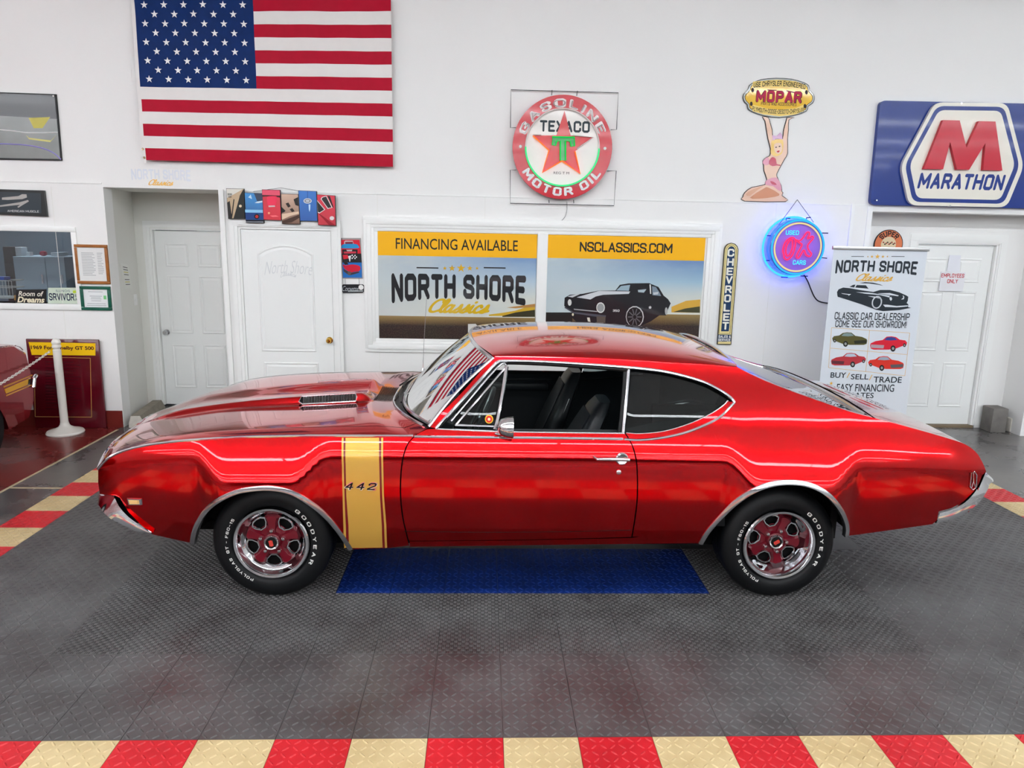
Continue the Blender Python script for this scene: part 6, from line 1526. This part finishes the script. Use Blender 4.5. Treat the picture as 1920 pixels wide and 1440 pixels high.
b14('lettering', 'EASY FINANCING', (225, 935, 1065, 1045), NAVY, g15, bold=.01, plain=True); b14('lettering', 'RATES', (420, 1060, 765, 1140), NAVY, g15, bold=.01, plain=True); sg.star('star', g15((145, 925))[0], .02, dB, GO)
for x, r in ((680, .008), (740, .015), (820, .024), (900, .015), (965, .009)): sg.star('star', g14((x, 203))[0], r, dB, GO)
for a, b in ((440, 622), (1025, 1215)): sg.poly('rule', g14((a, 196), (b, 198), (b, 206), (a, 204)), .001, dB, NAVY)
def bp_(pts, m, d=0, g=g14, sm=0): return sg.poly('print_shape', g(*pts), .001, dB+.0003*d, m, None, sm)
bp_([(235,770),(230,720),(255,680),(320,655),(420,665),(560,690),(760,720),(860,690),(1000,690),(1140,725),(1240,770),(1270,790),(1262,850),(1245,880),(1270,900),(1265,940),(1310,952),(1130,985),(900,1000),(800,980),(600,905),(400,840),(240,790)], NAVY, 0)
bp_([(412,645),(460,618),(498,612),(480,655)], NAVY, 0); bp_([(495,655),(520,618),(650,622),(690,672)], NAVY, 0); bp_([(560,590),(640,576),(760,585),(860,610),(905,632),(840,615),(700,595)], NAVY, 0)
LB = m_ban
for pts in ([(505,722),(700,730),(1000,775),(990,800),(860,765),(640,745)], [(680,780),(780,785),(860,800),(892,840),(850,815),(760,800)], [(900,905),(960,905),(1100,925),(1265,915),(1255,932),(1100,945),(930,938)], [(820,740),(1000,735),(1130,770),(1120,782),(1000,765)], [(995,800),(1020,790),(1035,825),(1015,850),(998,830)], [(1190,765),(1212,790),(1205,825),(1165,830),(1195,805)], [(290,738),(400,750),(435,750),(400,775),(390,760),(310,748)]): bp_(pts, LB, 1)
q_ = g14((810, 872))[0]; qc = sg.w(q_, dB)
MB().tube([qc+Vector((.055*.78*math.cos(a*math.pi/12), -.001, .055*.98*math.sin(a*math.pi/12)+.0)) for a in range(24)], .006, 4, True).build('wheel_ring', LB, sg.root, sg.O)
for pts in (((150,112),(1290,190)), ((135,410),(1250,505)), ((105,695),(1220,815)), ((150,112),(105,695)), ((705,150),(648,750)), ((1290,190),(1220,815))): sg.tube('grid_line', g15(*pts), .0018, .001, GO, n=4)
def minicar(ox, oy, w, flip, body, roof, low):
    f = (lambda x, y: (ox+x*w, oy+y*w)) if not flip else (lambda x, y: (ox+(1-x)*w, oy+y*w))
    P = lambda *pts: [f(x, y) for x, y in pts]
    bp_(P((0,.17),(.05,.11),(.2,.09),(.3,.02),(.42,0),(.55,.01),(.66,.10),(.85,.13),(.98,.19),(1,.24),(.98,.33),(.9,.36),(.7,.36),(.5,.36),(.3,.33),(.12,.26),(.02,.24)), body, 0, g15)
    bp_(P((.26,.10),(.33,.035),(.42,.02),(.54,.03),(.62,.10),(.45,.115)), roof, 1, g15)
    bp_(P((.62,.24),(.98,.22),(.98,.31),(.64,.33)), low, 1, g15)
    for cx_, cy_, r_ in ((.38, .33, .085), (.07, .24, .05)):
        bp_([f(cx_+r_*.8*math.cos(a*math.pi/7), cy_+r_*math.sin(a*math.pi/7)) for a in range(14)], pm((26, 26, 28)), 2, g15); bp_([f(cx_+r_*.4*math.cos(a*math.pi/5), cy_+r_*.5*math.sin(a*math.pi/5)) for a in range(10)], pm((150, 150, 150)), 3, g15)
minicar(160, 180, 510, False, pm((84, 80, 40)), pm((120, 140, 140)), pm((40, 42, 30)))
minicar(712, 238, 540, True, pm((206, 30, 52)), pm((50, 60, 130)), pm((170, 150, 160)))
minicar(142, 480, 510, True, pm((176, 50, 60)), pm((176, 190, 206)), pm((90, 40, 50)))
minicar(685, 528, 520, False, pm((206, 50, 38)), pm((150, 164, 180)), pm((90, 86, 92)))

# ---- maroon car parked nose-in at the left edge -----------------------
MXs, MYn = -4.15, 6.86                       # right flank and nose of the maroon car
mc = thing('maroon_car', (MXs-.9, MYn-2.3, FZ), 'maroon fastback car with gold side stripe nosing in at the left edge', 'car')
MO = Vector(mc.location)
m_mar = mat('maroon paint', (150, 4, 26), .26, .75, .8, .02)
mprof = [(0, .56), (.02, .40), (.12, .26), (.42, .22), (.46, .34), (.56, .52), (.74, .62), (.90, .62), (1.08, .52), (1.18, .34), (1.22, .24), (3.05, .24), (3.10, .36), (3.22, .55), (3.40, .64), (3.58, .64), (3.76, .55), (3.88, .36), (3.92, .26), (4.45, .34), (4.62, .55), (4.62, .86), (4.4, 1.0), (3.6, 1.05), (1.9, 1.04), (.9, 1.01), (.22, .95), (.06, .85)]
mb = MB(); n = len(mprof)
def mring(x, k): return [Vector((x, MYn-(2.3+(y-2.3)*k), FZ+.55+(z-.55)*k+.012)) for y, z in mprof]
rows = [mring(MXs-.06, .985), mring(MXs, 1.0) if False else [Vector((MXs-(.05 if z > .80 else .0)-(.10*max(0, .4-y)/.4), MYn-y, FZ+z+.012)) for y, z in mprof]]
rows = [[Vector((MXs-e, MYn-2.3+(2.3-y)*k, FZ+.012+.58+(z-.58)*k)) for y, z in mprof] for e, k in ((.10, 1.0), (.03, .99), (.0, .97))]
far = [[Vector((2*(MXs-.9)-v.x, v.y, v.z)) for v in r] for r in rows]
seq = far[::-1]+rows
for r in seq: mb.add(r, [])
vs = [v for r in seq for v in r]; fs = [(i*n+k, i*n+(k+1) % n, (i+1)*n+(k+1) % n, (i+1)*n+k) for i in range(len(seq)-1) for k in range(n)]+[tuple(range(n)), tuple((len(seq)-1)*n+k for k in range(n))]
MB().add(vs, fs, False).build('body', m_mar, mc, MO)
cab = [(1.75, 1.03), (2.35, 1.33), (3.1, 1.35), (4.1, 1.04)]
vs = []
for x, k in ((MXs-.14, 0), (MXs-.30, 1), (MXs-1.50, 1), (MXs-1.66, 0)): pass
vs = [Vector((x, MYn-y, FZ+z)) for x0, x1 in ((MXs-.14, MXs-.32), (MXs-1.66, MXs-1.48)) for (y, z), x in zip(cab, (x0, x1, x1, x0))]
MB().add(vs, [(0,1,2,3), (7,6,5,4), (0,4,5,1), (1,5,6,2), (2,6,7,3)]).build('cabin', pm((24, 20, 24), .1, .8), mc, MO)
MB().box((MXs-1.48, MYn-3.1, FZ+1.325), (MXs-.32, MYn-2.35, FZ+1.355), .01).build('roof', m_mar, mc, MO)
def mpx(px, py, e=.004): q = onX(px, py, MXs+e); return q
for pts, m_ in (([(9.0, 729.5), (58, 708.5), (52, 721.5), (12, 738)], pm((232, 170, 30), .4, .4)), ([(7, 724), (61, 702.5), (61, 704.5), (7.5, 727)], pm((214, 150, 50), .4, .4)), ([(12, 740.5), (60, 720.5), (60, 722.5), (12.5, 743)], pm((214, 150, 50), .4, .4)), ([(53, 712), (58.5, 709.5), (57.5, 720), (52.5, 722)], BLACK)):
    q = [mpx(*p) for p in pts]; MB().add([v-MO for v in q]+[v-MO-Vector((.012, 0, 0)) for v in q], [(0,1,2,3),(0,4,5,1),(1,5,6,2),(2,6,7,3),(3,7,4,0)]).build('side_stripe', m_, mc)
MB().tube([v for v in [mpx(68, 704, .01), mpx(64, 710, .02), mpx(62.5, 726, .02)]], .018, 8).build('bumper_end', m_chrome, mc, MO)
MB().box((MXs-1.7, MYn-.02, FZ+.42), (MXs-.1, MYn+.05, FZ+.54), .03).build('front_bumper', m_chrome, mc, MO)
hp_ = mpx(41, 658, -.03)+Vector((0, 0, -.0)); MB().tube([hp_+Vector((-.08, 0, .03)), hp_+Vector((-.05, .0, .05)), hp_+Vector((-.03, .03, .03)), hp_+Vector((-.02, .05, .0))], .006, 6).build('hood_pin', m_chrome, mc, MO)
for y_ in (.82, 3.49):
    for x_ in (MXs-.02, MXs-1.78):
        w_ = MB().lathe([(.0,-.11),(.18,-.11),(.20,-.115),(.30,-.11),(.325,-.08),(.325,.08),(.30,.11),(.20,.115),(.18,.11),(0,.11)], 'x', Vector((x_-(.10 if x_ > MXs-.5 else -.10), MYn-y_, FZ+.326)), 40).build('wheel', m_rub, mc, MO)
        MB().lathe([(0,.118),(.10,.112),(.17,.125),(.18,.112)] if x_ > MXs-.5 else [(0,-.118),(.10,-.112),(.17,-.125),(.18,-.112)], 'x', Vector((x_-(.10 if x_ > MXs-.5 else -.10), MYn-y_, FZ+.326)), 30).build('rim', m_chrome, w_, MO)
